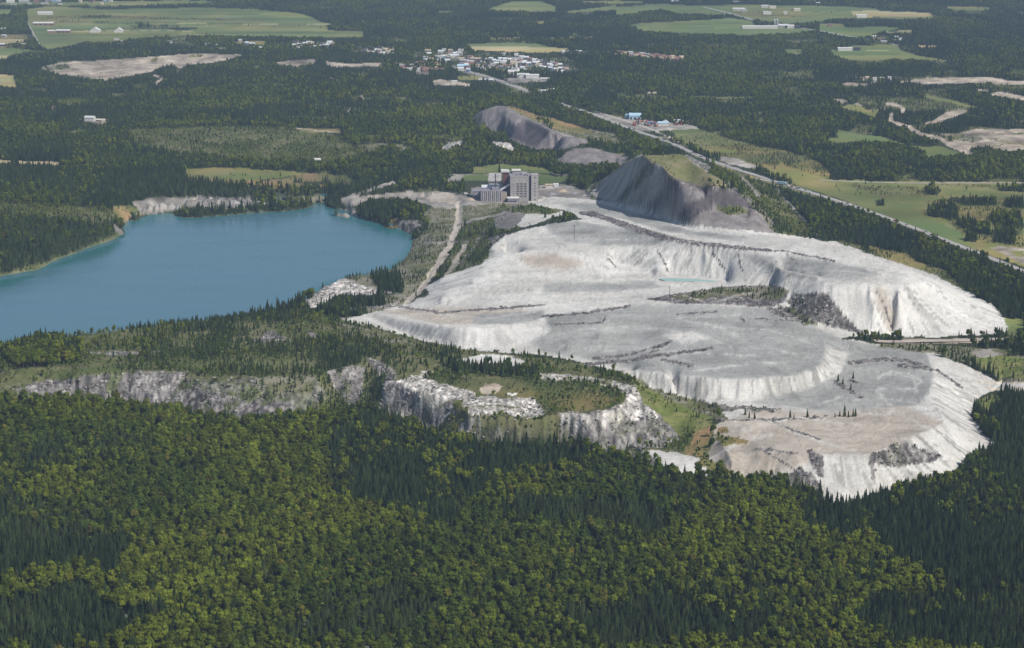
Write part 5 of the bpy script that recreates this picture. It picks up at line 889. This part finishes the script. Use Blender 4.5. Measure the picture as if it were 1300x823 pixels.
for nm, n, (u0, v0, u1, v1) in CLUST:
    tries = 0; got = []
    while len(got) < n and tries < 900:
        tries += 1; u = hr.uniform(u0, u1); v = hr.uniform(v0, v1)
        if 'right side' in nm: v = 76+(u-655)*.22+hr.uniform(-4, 5)
        if 'red-roofed' in nm: v = 70+(u-782)*.09+hr.uniform(-2, 3)
        if any(abs(u-a) < 4.2 and abs(v-b) < 1.7 for a, b in got): continue
        got.append((u, v)); pal = RWF['n'] if not ('red-roofed' in nm or 'brown' in nm) else [('brick', 'redbrown'), ('tan', 'redbrown'), ('white', 'grey'), ('cream', 'tan')]
        wl, rf = hr.choice(pal); nw = {'redbrown': 'red-brown', 'tan': 'tan', 'white': 'white', 'grey': 'grey', 'silver': 'silver', 'dark': 'dark', 'brick': 'brick', 'cream': 'cream', 'blue': 'pale blue'}
        house(u, v, wl, rf, hr.uniform(-25, 25), hr.uniform(.65, 1.05), hr.uniform(.7, 1.0), '%s house with a %s roof in %s' % (nw[wl], nw[rf], nm), 'houses in '+nm)
# larger buildings in the village
for u, v, L_, W_, h, wl, rf, lb in [(588,88,22,14,6,'grey','lightblue','pale blue-grey hall at the left end of the village street'), (596,84,18,12,6,'brick','redbrown','long red-brown building above the pale blue-grey village hall'), (604,79,20,12,6,'redbrown','tan','red-walled block in the upper part of the village street'), (652,97,20,16,8,'white','white','tall white building at the foot of the village below the church'), (664,99,22,10,6,'white','silver','pale long shed right of the tall white building below the church'), (676,99.5,24,10,5,'white','white','white-roofed factory hall, right end of the village foot'), (692,103,16,8,4,'grey','white','small white-roofed shed below the factory hall'), (555,92,26,12,5,'tan','redbrown','long brown-roofed building left of the village'), (617,104.5,26,9,4,'grey','silver','low grey shed on the sandy lot below the village'), (577,105.5,10,6,3,'white','white','tiny white shed on the long sandy strip below the village'), (585,66,10,8,4,'white','white','white house at the edge of the pale hay field'), (639,71,8,7,4,'white','white','bright white house alone below the pale hay field'), (691,118,18,7,3.5,'white','silver','pale shed left of the pair in the trees below the village'), (700,116,22,7,3.5,'grey','white','pale shed right of the pair in the trees below the village')]:
    shed(u, v, L_, W_, h, wl, rf, random.uniform(-6, 6), lb, 'building', name='building')
t = thing('church', 656, 95.5, 0, 'white village church with a tall thin white steeple', 'church'); nv = boxes('nave', [(-5, 5, 0, 22, -1, 9)], 'white', t); raw('roof', [(-5.6,-.2,9),(5.6,-.2,9),(0,-.2,14),(-5.6,22.2,9),(5.6,22.2,9),(0,22.2,14)], [(0,1,2),(3,5,4),(0,2,5,3),(1,4,5,2),(0,3,4,1)], 'silver', t)
bt = boxes('bell_tower', [(-1.9, 1.9, -4, -.3, -1, 17)], 'white', t); raw('spire', [(-1.9,-4,17.02),(1.9,-4,17.02),(1.9,-.3,17.02),(-1.9,-.3,17.02),(0,-2.1,31)], [(0,1,4),(1,2,4),(2,3,4),(3,0,4)], 'white', t); boxes('window', [(-.7, .7, -4.1, -3.8, 11, 14)], 'glass', bt)
# ---- roadside works yard
shed(806, 152, 18, 16, 6, 'lightblue', 'lightblue', -6, 'large light blue works shed at the left of the roadside machinery yard', 'shed', doors=3); shed(797, 151, 8, 10, 5, 'blue', 'blue', -8, 'narrow darker blue shed joined left of the large light blue works shed')
shed(842, 160, 16, 10, 4, 'white', 'lightblue', 0, 'low pale shed with light blue roof in front of the machinery yard')
def dome(u, v, r, mat, label):
    t = thing('dome_shelter', u, v, 0, label, 'shelter'); n = 10; V = []; 
    for y in (0, r*1.7):
        for j in range(n+1): a = math.pi*j/n; V.append((r*math.cos(a), y, r*.8*math.sin(a)))
    raw('cover', V, [(j, j+1, n+2+j, n+1+j) for j in range(n)], mat, t); raw('end_wall', V, [tuple(range(n+1)), tuple(range(2*n+1, n, -1))], mat, t); boxes('door', [(-1.6, 1.6, -.15, .2, 0, 3.2)], 'glass', t)
dome(827, 158, 5.2, 'blue', 'rounded blue fabric shelter among red machines in the roadside yard'); dome(845, 156.5, 5, 'white', 'bright white rounded shelter right of the blue one in the roadside yard')
shed(845, 150, 14, 7, 3.5, 'tan', 'cream', 0, 'cream-roofed open shed at the back of the machinery yard'); shed(860, 156, 9, 6, 3.5, 'white', 'silver', 0, 'small silver-roofed office right of the white shelter in the machinery yard', 'office', name='office')
def wheel(x, y, r, p, w_=.3):
    n = 8; V = [(x+s*w_/2, y+r*math.cos(6.2832*j/n), r+r*math.sin(6.2832*j/n)) for s in (-1, 1) for j in range(n)]
    return raw('wheel', V, [(j, (j+1) % n, n+(j+1) % n, n+j) for j in range(n)]+[tuple(range(n))[::-1], tuple(range(n, 2*n))], 'black', p)
def car(u, v, yaw, colr, label, group=None, dz=.5):
    t = thing('car', u, v, yaw, label, 'car', group); t.location.z += dz
    bmv = [(-.9,-2.2,.35),(.9,-2.2,.35),(.9,2.2,.35),(-.9,2.2,.35),(-.9,-2.2,.85),(.9,-2.2,.85),(.9,2.2,.95),(-.9,2.2,.95)]; raw('body', bmv, [(0,3,2,1),(4,5,6,7),(0,1,5,4),(1,2,6,5),(2,3,7,6),(3,0,4,7)], colr, t)
    raw('cabin', [(-.8,-1.2,.9),(.8,-1.2,.9),(.8,1.7,.96),(-.8,1.7,.96),(-.65,-.5,1.45),(.65,-.5,1.45),(.65,1.2,1.45),(-.65,1.2,1.45)], [(4,5,6,7),(0,1,5,4),(1,2,6,5),(2,3,7,6),(3,0,4,7)], 'glass', t); boxes('roof', [(-.66, .66, -.5, 1.2, 1.452, 1.5)], colr, t)
    for x in (-.85, .85):
        for y in (-1.4, 1.4): wheel(x, y, .34, t)
def lorry(u, v, yaw, colr, label, dz=.5, L_=12):
    t = thing('lorry', u, v, yaw, label, 'lorry'); t.location.z += dz
    cb = boxes('cab', [(-1.2, 1.2, -2.2, 0, .6, 3.0)], 'white', t); boxes('windscreen', [(-1.05, 1.05, -2.28, -2.1, 1.7, 2.7)], 'glass', cb); boxes('trailer', [(-1.25, 1.25, .5, L_, 1.0, 3.9)], colr, t); boxes('chassis', [(-.5, .5, -1.5, L_-.3, .6, .98)], 'dark', t)
    for y in (-1.3, 2.2, L_-3, L_-1.6):
        for x in (-1.05, 1.05): wheel(x, y, .5, t, .4)
lorry(998, 235.5, 58, 'lightblue', 'white and light blue lorry parked beside the highway next to the junction', .3)
for u, v, c, lb in [(890,200,'dark','dark car on the highway above the right waste pile'), (1012,240,'dark','dark car on the highway just past the side road junction'), (844,178.3,'dark','dark car on the highway below the works yard'), (1090,264.4,'dark','dark car on the straight highway stretch past the green meadow'), (1176,295.5,'silver','silver car on the lower right stretch of the highway'), (805,165,'dark','dark car on the highway left of the works yard')]: car(u, v, 55, c, lb)
for k in range(11):
    q = hr.uniform(6.2, 16.5); i_ = int(q); f_ = q-i_; a_, b_ = HW[i_], HW[i_+1]; cc = hr.choice(['dark', 'silver', 'white', 'red', 'blue'])
    car(a_[0]+(b_[0]-a_[0])*f_+hr.choice((-1, 1)), a_[1]+(b_[1]-a_[1])*f_, 55, cc, '%s car driving on the long diagonal highway, %s' % (cc, 'beside the open meadow' if a_[0] > 1000 else 'between works yard and side road junction'), '%s cars on the highway %s' % (cc, 'beside the open meadow' if a_[0] > 1000 else 'between yard and junction'))
def tractor(u, v, yaw, colr, label, group):
    t = thing('farm_machine', u, v, yaw, label, 'machine', group)
    boxes('body', [(-.8, .8, -2.4, .6, .9, 2.0)], colr, t); boxes('cab', [(-.8, .8, .62, 2.2, .9, 3.0)], 'glass', t); boxes('arm', [(-.2, .2, -5, -2.42, 1.5, 1.9)], colr, t)
    for x in (-1.1, 1.1): wheel(x, 1.3, .9, t, .5); wheel(x, -1.6, .6, t, .4)
for i in range(34):
    g = hr.random(); u = hr.uniform(803, 833) if i < 20 else hr.uniform(853, 878); v = (hr.uniform(153.5, 160.5) if i < 20 else hr.uniform(154.5, 159.5)) + (u-815)*.06*(i < 20); c = hr.choice(['red', 'red', 'orange', 'red', 'dark', 'white'])
    tractor(u, v, hr.uniform(0, 360), c, '%s farm machine parked among others in the %s part of the roadside yard' % (c, 'left' if i < 20 else 'right'), '%s machines in the %s part of the yard' % (c, 'left' if i < 20 else 'right'))
# ---- poles on the tailings
def pole(u, v, h, label, wd=.16):
    t = thing('utility_pole', u, v, 15, label, 'pole'); cyl('post', 0, 0, -1, h, wd*1.2, wd, 'dark', t, 6); boxes('crossarm', [(-1.3, 1.3, -.1, .1, h-1.2, h-.95)], 'dark', t)
    for x in (-1.1, 0, 1.1): cyl('insulator', x, 0, h-.94, h-.6, .09, .07, 'white', t, 5)
pole(729, 303, 14, 'tall dark utility pole standing alone on the upper white tailings', .2); pole(850, 381, 13, 'utility pole at the left tip of the dark scrubby island in the tailings', .2); pole(985, 340, 9, 'thin utility pole on the white slope above the scrubby island'); pole(672, 292, 8, 'short utility pole behind the tree line along the upper tailings edge'); pole(1272, 497, 12, 'utility pole by the pale spit at the right edge of the tailings', .2)

# ------------------------------------------------------------------ haze
def haze():
    bm = bmesh.new(); bmesh.ops.create_cube(bm, size=1); me = bpy.data.meshes.new('haze')
    x0, x1, y0, y1, z0, z1 = GX.min()-500, GX.max()+500, -400, GY.max()+500, -41, H+20
    for v in bm.verts: v.co = ((x0+x1)/2+v.co.x*(x1-x0), (y0+y1)/2+v.co.y*(y1-y0), (z0+z1)/2+v.co.z*(z1-z0))
    bm.to_mesh(me); bm.free(); m, n, l = newmat('haze_air'); o = n.new('ShaderNodeOutputMaterial'); p = n.new('ShaderNodeVolumePrincipled')
    p.inputs['Density'].default_value = HAZE; p.inputs['Color'].default_value = (.50, .70, 1.0, 1); p.inputs['Anisotropy'].default_value = 0.0
    l.new(p.outputs[0], o.inputs['Volume']); me.materials.append(m); ob = bpy.data.objects.new('haze', me); C.objects.link(ob); ob['kind'] = 'stuff'
haze()
